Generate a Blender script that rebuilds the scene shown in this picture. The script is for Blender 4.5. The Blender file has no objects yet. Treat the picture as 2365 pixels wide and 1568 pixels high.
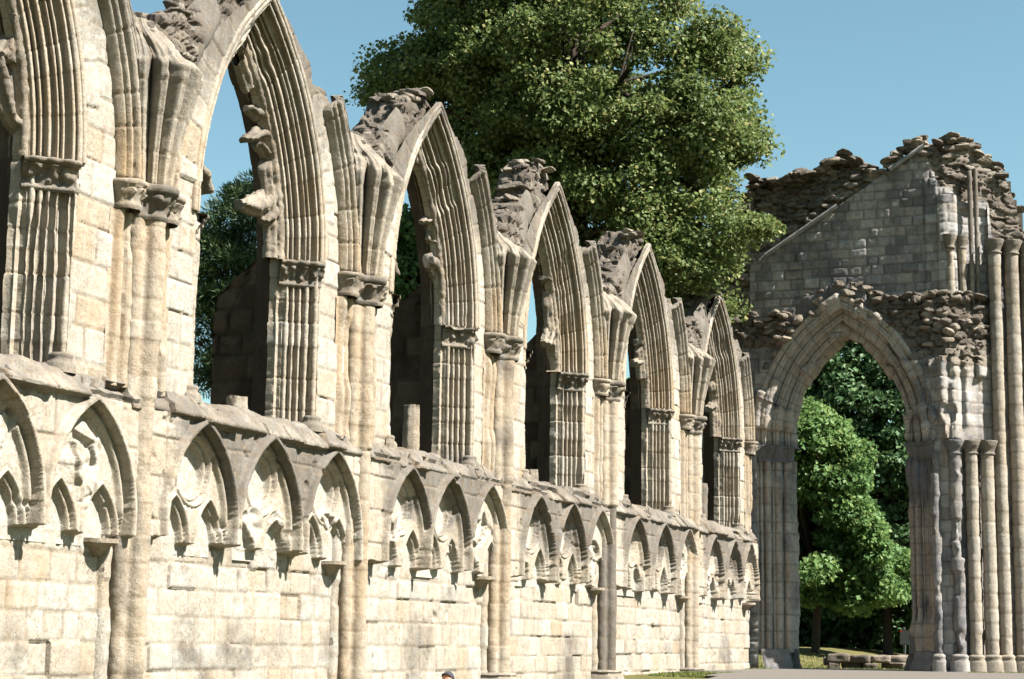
import bpy, math, random
import numpy as np
from mathutils import Vector, Matrix, Euler

random.seed(11)
RNG = np.random.default_rng(11)
PI = math.pi
scene = bpy.context.scene
COL = scene.collection

# ------------------------------------------------------------------ camera frame
F_PX, CAM_X = 4235.83, 11.3681
FWD = np.array([-0.36740922, 0.9155393, 0.16370171])
RGT = np.array([0.92877676, 0.3704151, 0.01289887])
UPV = np.array([0.04882816, -0.15678151, 0.98642555])

def at(x, y, Y):
    """point of the scene at distance Y down the nave seen at photo coordinate (x, y) of a 2365 px wide print"""
    d = FWD + RGT * (x - 1182.5) / F_PX - UPV * (y - 784) / F_PX
    t = Y / d[1]
    return np.array([CAM_X + d[0] * t, Y, d[2] * t])

# ------------------------------------------------------------------ noise
def _hash(ix, iy, iz, seed):
    h = (ix.astype(np.uint32) * np.uint32(374761393) + iy.astype(np.uint32) * np.uint32(668265263)
         + iz.astype(np.uint32) * np.uint32(2147483647) + np.uint32(seed * 974711 + 13))
    h = (h ^ (h >> np.uint32(13))) * np.uint32(1274126177)
    h = (h ^ (h >> np.uint32(16))) * np.uint32(2246822519)
    return ((h ^ (h >> np.uint32(15))) & np.uint32(0xFFFFFF)).astype(np.float64) / float(0xFFFFFF)

def vn(P, seed=0):
    P = np.asarray(P, float); fl = np.floor(P); f = P - fl; i = fl.astype(np.int64)
    f = f * f * (3 - 2 * f); out = 0
    for a in (0, 1):
        wx = f[..., 0] if a else 1 - f[..., 0]
        for b in (0, 1):
            wy = f[..., 1] if b else 1 - f[..., 1]
            for c in (0, 1):
                wz = f[..., 2] if c else 1 - f[..., 2]
                out = out + wx * wy * wz * _hash(i[..., 0] + a, i[..., 1] + b, i[..., 2] + c, seed)
    return out

def fbm(P, sc=1.0, oct=3, seed=0):
    P = np.asarray(P, float) * sc; s = 0; a = 0.5; t = 0
    for k in range(oct):
        s = s + a * vn(P, seed + k); t += a; a *= 0.5; P = P * 2.03 + 7.1
    return s / t            # 0..1

def worley(P, seed=0):
    P = np.asarray(P, float); fl = np.floor(P).astype(np.int64)
    f1 = np.full(P.shape[:-1], 9.0); f2 = f1.copy(); cid = np.zeros(P.shape[:-1])
    for a in (-1, 0, 1):
        for b in (-1, 0, 1):
            for c in (-1, 0, 1):
                i = fl + np.array([a, b, c])
                q = [i[..., k] + 0.5 + 0.85 * (_hash(i[..., 0], i[..., 1], i[..., 2], seed + 3 * k + 1) - 0.5) for k in range(3)]
                d = np.sqrt((P[..., 0] - q[0]) ** 2 + (P[..., 1] - q[1]) ** 2 + (P[..., 2] - q[2]) ** 2)
                r = _hash(i[..., 0], i[..., 1], i[..., 2], seed + 77)
                near = d < f1
                f2 = np.where(near, f1, np.minimum(f2, d)); cid = np.where(near, r, cid); f1 = np.where(near, d, f1)
    return f1, f2, cid

def sstep(a, b, x):
    t = np.clip((np.asarray(x, float) - a) / (b - a), 0, 1)
    return t * t * (3 - 2 * t)

# ------------------------------------------------------------------ node helpers / materials
def nmat(name):
    m = bpy.data.materials.new(name); m.use_nodes = True
    nt = m.node_tree; nt.nodes.clear()
    return m, nt, (lambda t, **k: _node(nt, t, **k)), nt.links.new

def _node(nt, t, **k):
    n = nt.nodes.new(t)
    for a, v in k.items():
        setattr(n, a, v)
    return n

def _mix(N, Lk, fac, a, b, blend='MIX'):
    n = N('ShaderNodeMix', data_type='RGBA', blend_type=blend)
    for sock, v in ((n.inputs[0], fac), (n.inputs[6], a), (n.inputs[7], b)):
        if hasattr(v, 'is_output'):
            Lk(v, sock)
        else:
            sock.default_value = v if sock is n.inputs[0] else (*v, 1)
    return n.outputs[2]

def _math(N, Lk, op, a, b=0.0, clamp=False):
    n = N('ShaderNodeMath', operation=op, use_clamp=clamp)
    for sock, v in ((n.inputs[0], a), (n.inputs[1], b)):
        if hasattr(v, 'is_output'):
            Lk(v, sock)
        else:
            sock.default_value = v
    return n.outputs[0]

def _noise(N, Lk, co, scale, detail=4, rough=0.6, lo=0.3, hi=0.7):
    n = N('ShaderNodeTexNoise'); n.inputs['Scale'].default_value = scale
    n.inputs['Detail'].default_value = detail; n.inputs['Roughness'].default_value = rough
    Lk(co, n.inputs['Vector'])
    r = N('ShaderNodeMapRange'); r.inputs[1].default_value = lo; r.inputs[2].default_value = hi
    Lk(n.outputs[0], r.inputs[0])
    return r.outputs[0]

def stone_material(name, cream, pale, grey, ochre, joint, pits=0.65, bump=0.36, mott=0.40):
    """limestone: attribute 'att' = (block tint, grey weathering, mortar joint, ochre staining)"""
    cream, pale, grey, ochre, joint = [tuple(v * .77 for v in q) for q in (cream, pale, grey, ochre, joint)]
    m, nt, N, Lk = nmat(name)
    at_ = N('ShaderNodeAttribute', attribute_name='att'); sep = N('ShaderNodeSeparateColor'); Lk(at_.outputs['Color'], sep.inputs[0])
    T, W, J = sep.outputs[0], sep.outputs[1], sep.outputs[2]; O = at_.outputs['Alpha']
    co = N('ShaderNodeNewGeometry').outputs['Position']
    big = _noise(N, Lk, co, 1.1, 4); mid = _noise(N, Lk, co, 5.0, 5); fine = _noise(N, Lk, co, 22, 5, 0.7); tiny = _noise(N, Lk, co, 70, 3, 0.7)
    st = N('ShaderNodeMapping'); st.inputs['Scale'].default_value = (7, 7, 0.9); Lk(co, st.inputs['Vector'])
    streak = _noise(N, Lk, st.outputs[0], 1.0, 4)
    c = _mix(N, Lk, T, cream, pale)
    c = _mix(N, Lk, _math(N, Lk, 'MULTIPLY', mid, 0.35), c, pale)
    of = _math(N, Lk, 'MULTIPLY', O, _math(N, Lk, 'ADD', _math(N, Lk, 'MULTIPLY', streak, 0.8), 0.25), True)
    c = _mix(N, Lk, of, c, ochre)
    # grey lichen crust: patchy where weathering is high
    g = _math(N, Lk, 'ADD', _math(N, Lk, 'MULTIPLY', W, 1.75), _math(N, Lk, 'MULTIPLY', _math(N, Lk, 'ADD', big, _math(N, Lk, 'ADD', mid, fine)), 0.42))
    gr = N('ShaderNodeMapRange', interpolation_type='SMOOTHSTEP'); gr.inputs[1].default_value = 0.78; gr.inputs[2].default_value = 1.75
    Lk(g, gr.inputs[0])
    gf = gr.outputs[0]
    gcol = _mix(N, Lk, streak, grey, tuple(v * 0.55 for v in grey))
    c = _mix(N, Lk, gf, c, gcol)
    # small dark pits and soot specks
    p = N('ShaderNodeMapRange'); p.inputs[1].default_value = 0.62; p.inputs[2].default_value = 0.95
    Lk(_math(N, Lk, 'MULTIPLY', fine, _math(N, Lk, 'ADD', tiny, 0.25)), p.inputs[0])
    c = _mix(N, Lk, _math(N, Lk, 'MULTIPLY', p.outputs[0], pits), c, tuple(v * 0.35 for v in joint))
    blot = _noise(N, Lk, co, 9.0, 6, 0.75, .38, .66)
    c = _mix(N, Lk, _math(N, Lk, 'MULTIPLY', _math(N, Lk, 'SUBTRACT', 1.0, blot), mott), c, tuple(v * 0.5 for v in ochre))
    low = _noise(N, Lk, co, 1.7, 3, .6, .40, .62); grit = _noise(N, Lk, co, 34, 6, .8, .50, .60)
    c = _mix(N, Lk, _math(N, Lk, 'MULTIPLY', _math(N, Lk, 'MULTIPLY', low, grit), .55), c, tuple(v * .62 for v in joint))
    st2 = N('ShaderNodeMapping'); st2.inputs['Scale'].default_value = (11, 11, .8); Lk(co, st2.inputs['Vector'])
    rain = _noise(N, Lk, st2.outputs[0], 1.0, 5, .65, .56, .74)
    c = _mix(N, Lk, _math(N, Lk, 'MULTIPLY', rain, .34), c, tuple(v * .8 for v in grey))
    c = _mix(N, Lk, _math(N, Lk, 'MULTIPLY', J, 0.85), c, joint)
    v = N('ShaderNodeHueSaturation'); Lk(c, v.inputs['Color'])
    Lk(_math(N, Lk, 'ADD', _math(N, Lk, 'MULTIPLY', tiny, 0.26), _math(N, Lk, 'ADD', _math(N, Lk, 'MULTIPLY', fine, 0.24), 0.72)), v.inputs['Value'])
    b = N('ShaderNodeBump'); b.inputs['Strength'].default_value = bump; b.inputs['Distance'].default_value = 0.04
    Lk(_math(N, Lk, 'ADD', _math(N, Lk, 'MULTIPLY', fine, 0.8), _math(N, Lk, 'MULTIPLY', tiny, 0.35)), b.inputs['Height'])
    bs = N('ShaderNodeBsdfPrincipled'); bs.inputs['Roughness'].default_value = 0.95; bs.inputs['Specular IOR Level'].default_value = 0.12
    Lk(v.outputs[0], bs.inputs['Base Color']); Lk(b.outputs[0], bs.inputs['Normal'])
    o = N('ShaderNodeOutputMaterial'); Lk(bs.outputs[0], o.inputs[0])
    return m

STONE = stone_material('limestone', (0.352, 0.296, 0.226), (0.442, 0.424, 0.385), (0.172, 0.165, 0.156), (0.37, 0.245, 0.125), (0.15, 0.105, 0.065))
DARKSTONE = stone_material('sooty_blue_shade_limestone', (0.43, 0.392, 0.35), (0.51, 0.508, 0.515), (0.17, 0.183, 0.215), (0.42, 0.30, 0.18), (0.12, 0.10, 0.085), 0.6)  # soot greys tinted blue and lifted to imitate hazy, skylit shade on the cross wall
RUBBLE = stone_material('rubble_stone', (0.40, 0.34, 0.275), (0.48, 0.435, 0.375), (0.225, 0.20, 0.178), (0.36, 0.25, 0.15), (0.10, 0.07, 0.05), 0.7, 0.9)
SHADE = stone_material('shade_browned_stone', (0.15, 0.095, 0.066), (0.21, 0.15, 0.112), (0.07, 0.048, 0.036), (0.2, 0.13, 0.08), (0.06, 0.045, 0.03), 0.6)  # limestone darkened and browned, shade put into the colour of outer surfaces

def leaf_material(name, dark, light, bract, trans=0.35):
    dark, light, bract = [tuple(v * .86 for v in q) for q in (dark, light, bract)]
    m, nt, N, Lk = nmat(name)
    at_ = N('ShaderNodeAttribute', attribute_name='att'); sep = N('ShaderNodeSeparateColor'); Lk(at_.outputs['Color'], sep.inputs[0])
    c = _mix(N, Lk, sep.outputs[0], dark, light); c = _mix(N, Lk, sep.outputs[1], c, bract)
    bs = N('ShaderNodeBsdfPrincipled'); bs.inputs['Roughness'].default_value = 0.55; bs.inputs['Specular IOR Level'].default_value = 0.22
    Lk(c, bs.inputs['Base Color'])
    tr = N('ShaderNodeBsdfTranslucent'); h = N('ShaderNodeHueSaturation'); h.inputs['Value'].default_value = 1.5; h.inputs['Hue'].default_value = 0.485
    Lk(c, h.inputs['Color']); Lk(h.outputs[0], tr.inputs[0])
    mx = N('ShaderNodeMixShader'); mx.inputs[0].default_value = trans; Lk(bs.outputs[0], mx.inputs[1]); Lk(tr.outputs[0], mx.inputs[2])
    o = N('ShaderNodeOutputMaterial'); Lk(mx.outputs[0], o.inputs[0])
    return m

LIME = leaf_material('lime_leaf', (0.064, 0.102, 0.030), (0.145, 0.188, 0.060), (0.32, 0.31, 0.13))
MAPLE = leaf_material('maple_leaf', (0.050, 0.112, 0.034), (0.145, 0.240, 0.078), (0.22, 0.29, 0.10))
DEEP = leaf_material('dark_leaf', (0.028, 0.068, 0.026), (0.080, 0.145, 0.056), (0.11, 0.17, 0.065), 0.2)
NEEDLE = leaf_material('pine_needle', (0.030, 0.060, 0.022), (0.065, 0.105, 0.040), (0.16, 0.16, 0.06), 0.1)

def plain(name, col, rough=0.85, nscale=8.0, var=0.35, bump=0.3):
    col = tuple(v * .8 for v in col)
    m, nt, N, Lk = nmat(name)
    co = N('ShaderNodeNewGeometry').outputs['Position']
    n1 = _noise(N, Lk, co, nscale, 5, 0.65)
    c = _mix(N, Lk, n1, tuple(v * (1 - var) for v in col), tuple(min(1, v * (1 + var)) for v in col))
    b = N('ShaderNodeBump'); b.inputs['Strength'].default_value = bump; b.inputs['Distance'].default_value = 0.02; Lk(n1, b.inputs['Height'])
    bs = N('ShaderNodeBsdfPrincipled'); bs.inputs['Roughness'].default_value = rough; bs.inputs['Specular IOR Level'].default_value = 0.2
    Lk(c, bs.inputs['Base Color']); Lk(b.outputs[0], bs.inputs['Normal'])
    o = N('ShaderNodeOutputMaterial'); Lk(bs.outputs[0], o.inputs[0])
    return m

BARK = plain('bark', (0.05, 0.038, 0.028), 0.95, 14, 0.5, 0.8)
SKIN = plain('skin', (0.50, 0.23, 0.14), 0.6, 20, 0.12, 0.05)
WOOL = plain('grey_wool', (0.075, 0.075, 0.085), 1.0, 120, 0.5, 0.8)
SHIRT = plain('navy_shirt', (0.03, 0.04, 0.07), 0.9, 30, 0.2)
JEANS = plain('denim', (0.05, 0.07, 0.12), 0.9, 40, 0.25)
PATHM = plain('gravel_path', (0.13, 0.115, 0.10), 0.95, 30, 0.22, 0.5)
METAL = plain('galvanised_metal', (0.12, 0.12, 0.12), 0.5, 12, 0.12)
REDM = plain('red_paint', (0.6, 0.03, 0.02), 0.5, 12, 0.1)

def ground_material():
    m, nt, N, Lk = nmat('dry_lawn')
    co = N('ShaderNodeNewGeometry').outputs['Position']
    a = _noise(N, Lk, co, 0.9, 5); b_ = _noise(N, Lk, co, 9, 5, 0.7); c_ = _noise(N, Lk, co, 60, 3, 0.7)
    c = _mix(N, Lk, a, (0.065, 0.08, 0.02), (0.17, 0.14, 0.06))
    c = _mix(N, Lk, _math(N, Lk, 'MULTIPLY', b_, 0.6), c, (0.25, 0.19, 0.09))
    c = _mix(N, Lk, _math(N, Lk, 'MULTIPLY', c_, 0.5), c, (0.05, 0.06, 0.015))
    b = N('ShaderNodeBump'); b.inputs['Strength'].default_value = 0.8; b.inputs['Distance'].default_value = 0.03; Lk(c_, b.inputs['Height'])
    bs = N('ShaderNodeBsdfPrincipled'); bs.inputs['Roughness'].default_value = 0.95; bs.inputs['Specular IOR Level'].default_value = 0.1
    Lk(c, bs.inputs['Base Color']); Lk(b.outputs[0], bs.inputs['Normal'])
    o = N('ShaderNodeOutputMaterial'); Lk(bs.outputs[0], o.inputs[0])
    return m
LAWN = ground_material()

# ------------------------------------------------------------------ mesh building
def link(name, me, mat=None, parent=None):
    o = bpy.data.objects.new(name, me); COL.objects.link(o)
    if mat: me.materials.append(mat)
    if parent is not None: o.parent = parent
    return o

def mesh_np(name, V, Q, mat, parent=None, att=None, smooth=True, crisp=.78):
    V = np.ascontiguousarray(V, np.float32); Q = np.ascontiguousarray(Q, np.int32)
    me = bpy.data.meshes.new(name); k = Q.shape[1]
    me.vertices.add(len(V)); me.loops.add(Q.size); me.polygons.add(len(Q))
    me.vertices.foreach_set('co', V.ravel()); me.loops.foreach_set('vertex_index', Q.ravel())
    me.polygons.foreach_set('loop_start', np.arange(0, Q.size, k, dtype=np.int32))
    me.update(calc_edges=True)
    sm = np.full(len(Q), bool(smooth))
    if smooth and k == 4:
        p = V[Q].astype(np.float64); fn = np.cross(p[:, 2] - p[:, 0], p[:, 3] - p[:, 1]); ar = np.linalg.norm(fn, axis=1, keepdims=True)
        fu = fn / np.maximum(ar, 1e-12); vnm = np.zeros((len(V), 3))
        for c in range(4):
            for ax in range(3): vnm[:, ax] += np.bincount(Q[:, c], fu[:, ax], len(V))
        vnm /= np.maximum(np.linalg.norm(vnm, axis=1, keepdims=True), 1e-9)
        worst = np.min(np.stack([(vnm[Q[:, c]] * fu).sum(1) for c in range(4)], 1), 1)
        sm = worst > crisp
    me.polygons.foreach_set('use_smooth', sm)
    if att is not None:
        a = me.attributes.new('att', 'FLOAT_COLOR', 'POINT'); a.data.foreach_set('color', np.ascontiguousarray(att, np.float32).ravel())
    me.update()
    return link(name, me, mat, parent)

def grid_quads(na, nb, closed=False):
    i = np.arange(na * nb).reshape(na, nb)
    if closed:
        i = np.concatenate([i, i[:, :1]], 1)
    return np.stack([i[:-1, :-1], i[1:, :-1], i[1:, 1:], i[:-1, 1:]], -1)

def normals(V):
    du = np.gradient(V, axis=0); dv = np.gradient(V, axis=1)
    n = np.cross(du, dv); l = np.linalg.norm(n, axis=-1, keepdims=True)
    return n / np.maximum(l, 1e-9)

def attr(shape, t=0.5, w=0.0, j=0.0, o=0.0):
    a = np.zeros(shape + (4,))
    for k, v in enumerate((t, w, j, o)):
        a[..., k] = np.clip(v, 0, 1)
    return a

def surf(name, V, att, mat, parent, mask=None, closed=False, smooth=True):
    """grid surface (na, nb, 3); mask keeps cells"""
    na, nb = V.shape[:2]; q = grid_quads(na, nb, closed)
    q = q[mask[:-1, :-1]] if (mask is not None and mask.shape == (na, nb)) else (q[mask] if mask is not None else q.reshape(-1, 4))
    q = q.reshape(-1, 4)
    if len(q) == 0: return None
    used = np.unique(q); remap = np.full(na * nb, -1); remap[used] = np.arange(len(used))
    return mesh_np(name, V.reshape(-1, 3)[used], remap[q], mat, parent, att.reshape(-1, 4)[used], smooth)

def thing(name, label, cat, loc=(0, 0, 0), group=None):
    o = bpy.data.objects.new(name, None); COL.objects.link(o); o.location = loc
    o['label'] = label; o['category'] = cat
    if group: o['group'] = group
    return o

def tag(o, label, cat, group=None):
    o['label'] = label; o['category'] = cat
    if group: o['group'] = group
    return o

def rock_verts(c, s, seed, n=15, m=22):
    r = np.random.default_rng(seed)
    th = np.linspace(0, PI, n)[:, None]; ph = np.linspace(0, 2 * PI, m, endpoint=False)[None, :]
    d = np.stack([np.sin(th) * np.cos(ph), np.sin(th) * np.sin(ph), np.cos(th) * np.ones_like(ph)], -1)
    # a broken stone: a ball cut by random planes
    nn = r.normal(size=(10, 3)); nn[0] = (0, 0, 1); nn[1] = (0, 0, -1); nn /= np.linalg.norm(nn, axis=1, keepdims=True)
    hh = r.uniform(.48, .85, 10); rad = np.full(d.shape[:2], 1.05)
    for q, h in zip(nn, hh): rad = np.minimum(rad, h / np.maximum(d @ q, .05))
    d = d * (rad * (.97 + .06 * fbm(d * 2.5 + seed, 1, 2, seed)))[..., None] * np.array(s) * 1.15
    R = np.array(Euler((.3 * math.sin(seed * 2.3), .25 * math.cos(seed), (seed * 1.7) % (2 * PI))).to_matrix())
    return (d @ R.T + np.array(c)), grid_quads(n, m, True).reshape(-1, 4)

def rocks(name, lst, mat, parent, weather=0.6):
    VV, QQ, AA = [], [], []; off = 0
    for k, (c, s) in enumerate(lst):
        V, Q = rock_verts(c, s, k + 3); V = V.reshape(-1, 3)
        VV.append(V); QQ.append(Q + off); off += len(V)
        AA.append(attr((len(V),), RNG.random(), np.clip(weather + RNG.normal() * 0.25, 0, 1), 0, RNG.random() * 0.4))
    return mesh_np(name, np.concatenate(VV), np.concatenate(QQ), mat, parent, np.concatenate(AA), True, .985)

# ------------------------------------------------------------------ masonry patterns
def ashlar(a, z, seed, h=(0.27, 0.38), w=(0.30, 0.75), z0=-2.0, z1=14.0):
    """returns distance to nearest joint and three random values per block"""
    r = np.random.default_rng(seed)
    P = np.stack([a, np.full_like(a, seed * 1.3), z], -1)
    a = a + 0.02 * (fbm(P, 2.5, 2, seed) - 0.5); z = z + 0.03 * (fbm(P, 1.6, 2, seed + 9) - 0.5)
    edges = [z0]
    while edges[-1] < z1: edges.append(edges[-1] + r.uniform(*h))
    edges = np.array(edges); ci = np.clip(np.searchsorted(edges, z) - 1, 0, len(edges) - 2)
    dz = np.minimum(z - edges[ci], edges[ci + 1] - z)
    da = np.zeros_like(a); r1 = np.zeros_like(a); r2 = np.zeros_like(a); r3 = np.zeros_like(a)
    lo, hi = a.min() - 1, a.max() + 1
    for c in np.unique(ci):
        m = ci == c; e = [lo - r.random()]
        while e[-1] < hi: e.append(e[-1] + r.uniform(*w))
        e = np.array(e); k = np.clip(np.searchsorted(e, a[m]) - 1, 0, len(e) - 2)
        da[m] = np.minimum(a[m] - e[k], e[k + 1] - a[m])
        R = r.random((len(e), 3)); r1[m], r2[m], r3[m] = R[k, 0], R[k, 1], R[k, 2]
    return np.minimum(da, dz), r1, r2, r3

def parch(y, z, c, zs, w, R):
    a = np.abs(y - c)
    return np.where(z > zs, np.hypot(a + (R - w), z - zs) - R, a - w)

def yspace(y0, y1, st=.015):
    out = [y0]
    while out[-1] < y1: out.append(out[-1] + st * (out[-1] / 17.0) ** 1.15)
    out[-1] = y1
    return np.array(out)

def roll(x, c, r, k=1.0):
    return k * np.sqrt(np.maximum(0, r * r - (x - c) ** 2))

# ================================================================== THE AISLE WALL
wall = thing('ruined_aisle_wall', 'long roofless limestone wall with a row of pointed windows above blind arcading', 'wall', (0, 17, -0.5))
def local(V, root):           # world -> parent space (parents are only translated)
    return V - np.array(root.location)

YS = [11.75, 17.12, 22.50, 27.72, 33.10, 38.80, 44.35]            # vault shafts (the first is out of frame)
CW = [14.30, 19.84, 25.18, 30.49, 35.96, 41.60]                     # window centres
WW = [1.54, 1.55, 1.54, 1.52, 1.58, 1.66]
ZS, RISE = 5.0, 3.15
XLOW, XARC = -0.07, 0.165

def W(name, V, att, mat=STONE, mask=None, parent=None, closed=False):
    p = parent or wall
    root = np.array(wall.location)
    return surf(name, V - root, att, mat, p, mask, closed)

def stone_noise(P, amp, seed=0):
    return amp * (1.3 * (fbm(P, 2.2, 3, seed) - 0.5) + 0.8 * (fbm(P, 11, 3, seed + 5) - 0.5))

# ---- lower ashlar panels and arcade, bay by bay
ARC = {0: [12.85, 14.50, 16.12], 1: [18.32, 19.92, 21.62], 2: [23.98, 25.45, 27.10 - 0.1], 3: [29.18, 30.82, 32.40],
       4: [34.62, 36.40, 38.15], 5: [40.25, 41.95, 43.45]}
# style per arch: (oculus, left lancet, right lancet) intact?  plus broken patches (dy, z, r)
STY = {0: [((0, 0, 0), [(0, 2.0, .5), (0, 1.4, .4)]), ((0, 1, 1), [(0.05, 2.0, .42), (-.05, 1.65, .3)]), ((0, 1, 1), [(0.0, 1.95, .45), (0.05, 1.6, .3)])],
       1: [((1, 1, 1), []), ((1, 0, 0), [(-.12, 1.42, .26), (.36, 1.42, .22)]), ((1, 1, 1), [(.12, 1.55, .14)])],
       2: [((1, 0, 1), [(-.2, 1.65, .24)]), ((1, 1, 0), [(.35, 1.35, .2)]), ((0, 0, 1), [(-.05, 1.85, .36), (-.3, 1.45, .25)])],
       3: [((1, 0, 1), [(-.3, 1.55, .25)]), ((1, 0, 1), [(-.3, 1.35, .22)]), ((0, 0, 1), [(0, 1.6, .34)])],
       4: [((1, 1, 0), [(.3, 1.4, .2)]), ((1, 1, 1), []), ((0, 1, 0), [(0, 1.7, .34)])],
       5: [((1, 0, 0), [(0, 1.35, .24)]), ((1, 0, 0), [(0, 1.35, .22)]), ((1, 0, 1), [(-.2, 1.35, .2)])]}

for b in range(6):
    y0, y1 = YS[b] + (0 if b else 0.0), YS[b + 1]
    ys = yspace(y0, y1)
    # --- plain ashlar below the arcade
    zs = np.arange(-1.5, 1.121, 0.022); Y, Z = np.meshgrid(ys, zs, indexing='ij')
    dj, r1, r2, r3 = ashlar(Y, Z, 40 + b, (0.26, 0.36), (0.24, 0.66))
    P = np.stack([np.full_like(Y, b * 3.0), Y, Z], -1)
    out = np.where(r2 > 0.9, 0.022, 0) - np.where(r2 < 0.07, 0.03, 0) + (r1 - 0.5) * 0.012
    worn = np.where(r3 > 0.8, 1.0, 0.25)
    jw = 0.012 + 0.012 * fbm(P, 3, 2, 4)
    groove = np.exp(-(dj / jw) ** 2)
    X = XLOW + out + stone_noise(P, 0.022, b) * worn * 1.4 - 0.012 * groove
    pock = sstep(0.70, 0.8, fbm(P, 5, 3, 31)) * worn
    X -= 0.03 * pock
    wgt = 0.04 + 0.34 * sstep(0.55, 0.75, fbm(P, 0.8, 3, 21)) + 0.30 * (r1 > 0.84) * fbm(P, 3, 2, 71)
    A = attr(Y.shape, 0.30 + 0.7 * r1 + 0.2 * (fbm(P, 2, 2) - .5), wgt, groove * (0.1 + 0.65 * fbm(P, 1.7, 2, 8)), 0.42 * (r3 < 0.15) + 0.25 * sstep(.55, .8, fbm(P, 1.2, 2, 3)))
    W('ashlar_panel', np.stack([X, Y, Z], -1), A)
    # --- blind arcade strip
    zs = np.arange(0.96, 2.53, 0.0115); ya = yspace(y0, y1, .0105); Y, Z = np.meshgrid(ya, zs, indexing='ij')
    P = np.stack([np.full_like(Y, 5.0 + b), Y, Z], -1)
    aw, az, ar = 0.735, 1.30, 1.27
    dj, r1, r2, r3 = ashlar(Y, Z, 60 + b, (0.36, 0.5), (0.4, 0.8), z0=0.9)
    groove = np.exp(-(dj / 0.016) ** 2)
    X = np.full_like(Y, XARC) + (r1 - .5) * 0.02 - 0.016 * groove
    who = np.full(Y.shape, -1); recess = np.zeros_like(Y); rough = np.zeros_like(Y)
    for k, (ac, (ocu, patches)) in enumerate(zip(ARC[b], STY[b])):
        sc = 1.0 if b < 5 else 0.97
        d = parch(Y, Z, ac, az, aw * sc, ar * sc)
        near = (d < 0.11) & (np.abs(Y - ac) < 0.84)
        who = np.where(near & ((who < 0)), k, who)
        own = (np.abs(Y - ac) < 0.81)
        t = XARC + 0.085 * sstep(.10, .06, d) * sstep(-.012, .012, d)          # hood moulding
        t = np.where(d < 0, 0.075 + roll(d, -0.05, 0.036, 1.7), t)              # outer order
        t = np.where(d < -0.09, 0.065, t)
        if ocu[0]:
            do = np.hypot((Y - ac), (Z - 1.93) * .94) - 0.415 * sc
            t2 = .03 + roll(do, -.036, .030, 1.7)
            t2 = np.where(do < -0.072, -0.02 + roll(do, -.102, .026, 1.7), t2)
            t2 = np.where(do < -0.132, -0.075, t2)
            t = np.where((do < 0.0) & (d < -.05), t2, t)
        for sgn, ok in ((-1, ocu[1]), (1, ocu[2])):
            lc = ac + sgn * 0.37 * sc
            dl = parch(Y, Z, lc, 1.05, 0.355 * sc, 0.72 * sc)
            if ok:
                t2 = 0.045 + roll(dl, -.032, .027, 1.7)
                t2 = np.where(dl < -0.062, -0.015 + roll(dl, -.088, .024, 1.7), t2)
                t2 = np.where(dl < -0.115, XLOW + 0.005, t2)
                t = np.where((dl < 0.0) & (d < 0.0), np.minimum(t2, np.maximum(t, .10)), t)
            else:
                dl2 = dl + 0.09 + 0.07 * (fbm(P, 4, 2, 5) - .5)
                t = np.where((dl2 < 0.0) & (d < -0.03), XLOW + 0.01, t)
        # broken patches: mouldings knocked off, leaving rough core
        for (py, pz, pr) in patches:
            dist = np.hypot(Y - ac - py, (Z - pz) * 1.0) / pr + 0.8 * (fbm(P, 2.2, 3, 12 + k) - 0.5)
            m = 1 - sstep(0.80, 0.84, dist)
            core = -.01 + 0.30 * (fbm(P, 1.9, 3, 17 + k) - 0.5) + .10 * (worley(P * np.array([1, 5, 5]), 5 + k)[2] - .5) + 0.03 * (fbm(P, 11, 2, 3) - .5)
            core = np.clip(core, XLOW - .02, 0.11)
            inl = np.minimum(parch(Y, Z, ac - .37, 1.05, .25, .6), parch(Y, Z, ac + .37, 1.05, .25, .6))
            keep = (inl > -0.05) | (pz > 1.8)
            use = (d < 0.02) & keep
            t = np.where(use, t * (1 - m) + core * m, t); rough = np.where(use, np.maximum(rough, m), rough)
        X = np.where(own & (d < 0.10), t, X)
        recess = np.where(own, np.maximum(recess, sstep(0.0, -0.1, d)), recess)
    # lower edge of the hanging tracery: the shafts below are gone
    zb = 1.06 + 0.12 * (fbm(P * np.array([1, 1, 0]), 3.0, 3, 3) - 0.3)
    X = np.where(Z < zb, np.minimum(X, XLOW), X)
    X = X + stone_noise(P, 0.013, 3 + b) * (1 + 1.5 * rough)
    chip = sstep(0.66, 0.76, fbm(P, 4.5, 3, 51 + b)); X -= 0.035 * chip * (X > 0)
    g = 0.52 * (1 - recess) * sstep(1.15, 1.9, Z) + 0.42 * recess * (1 - rough) * sstep(1.2, 2.0, Z) * (fbm(P, 1.0, 2, 77) > 0.45) + 0.10
    g = g * (0.35 if b == 0 else 1) * (0.75 + 0.5 * fbm(P, 1.5, 2, 90)) + 0.25 * sstep(2.3, 2.5, Z)
    g = np.where(X < XLOW + .025, 0.02, g)
    edge = np.minimum(np.abs(Y - YS[b]), np.abs(Y - YS[b + 1])); g *= sstep(0.4, 0.95, edge) * 0.85 + 0.15
    A = attr(Y.shape, np.where(X < XLOW + .025, 1.0, 0.35 + 0.6 * r1 + 0.6 * rough), g, np.where(recess > .2, 0, groove * 0.5), np.where(X < XLOW + .025, 0.2 * fbm(P, 1.3, 2, 6), 0.12 + 0.2 * fbm(P, 2, 2, 8)))
    for ax in (0, 1):      # soften the stair-steps of the grid
        Xp = np.pad(X, 1, 'edge'); X = (Xp[:-2, 1:-1] + 3 * X + Xp[2:, 1:-1]) / 5 if ax == 0 else (Xp[1:-1, :-2] + 3 * X + Xp[1:-1, 2:]) / 5
    V = np.stack([X, Y, Z], -1)
    cw = who[:-1, :-1]
    W('arcade_spandrel', V, A, mask=(cw == -1))
    for k in range(3):
        if (cw == k).any(): W('blind_arch', V, A, mask=(cw == k))
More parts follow.
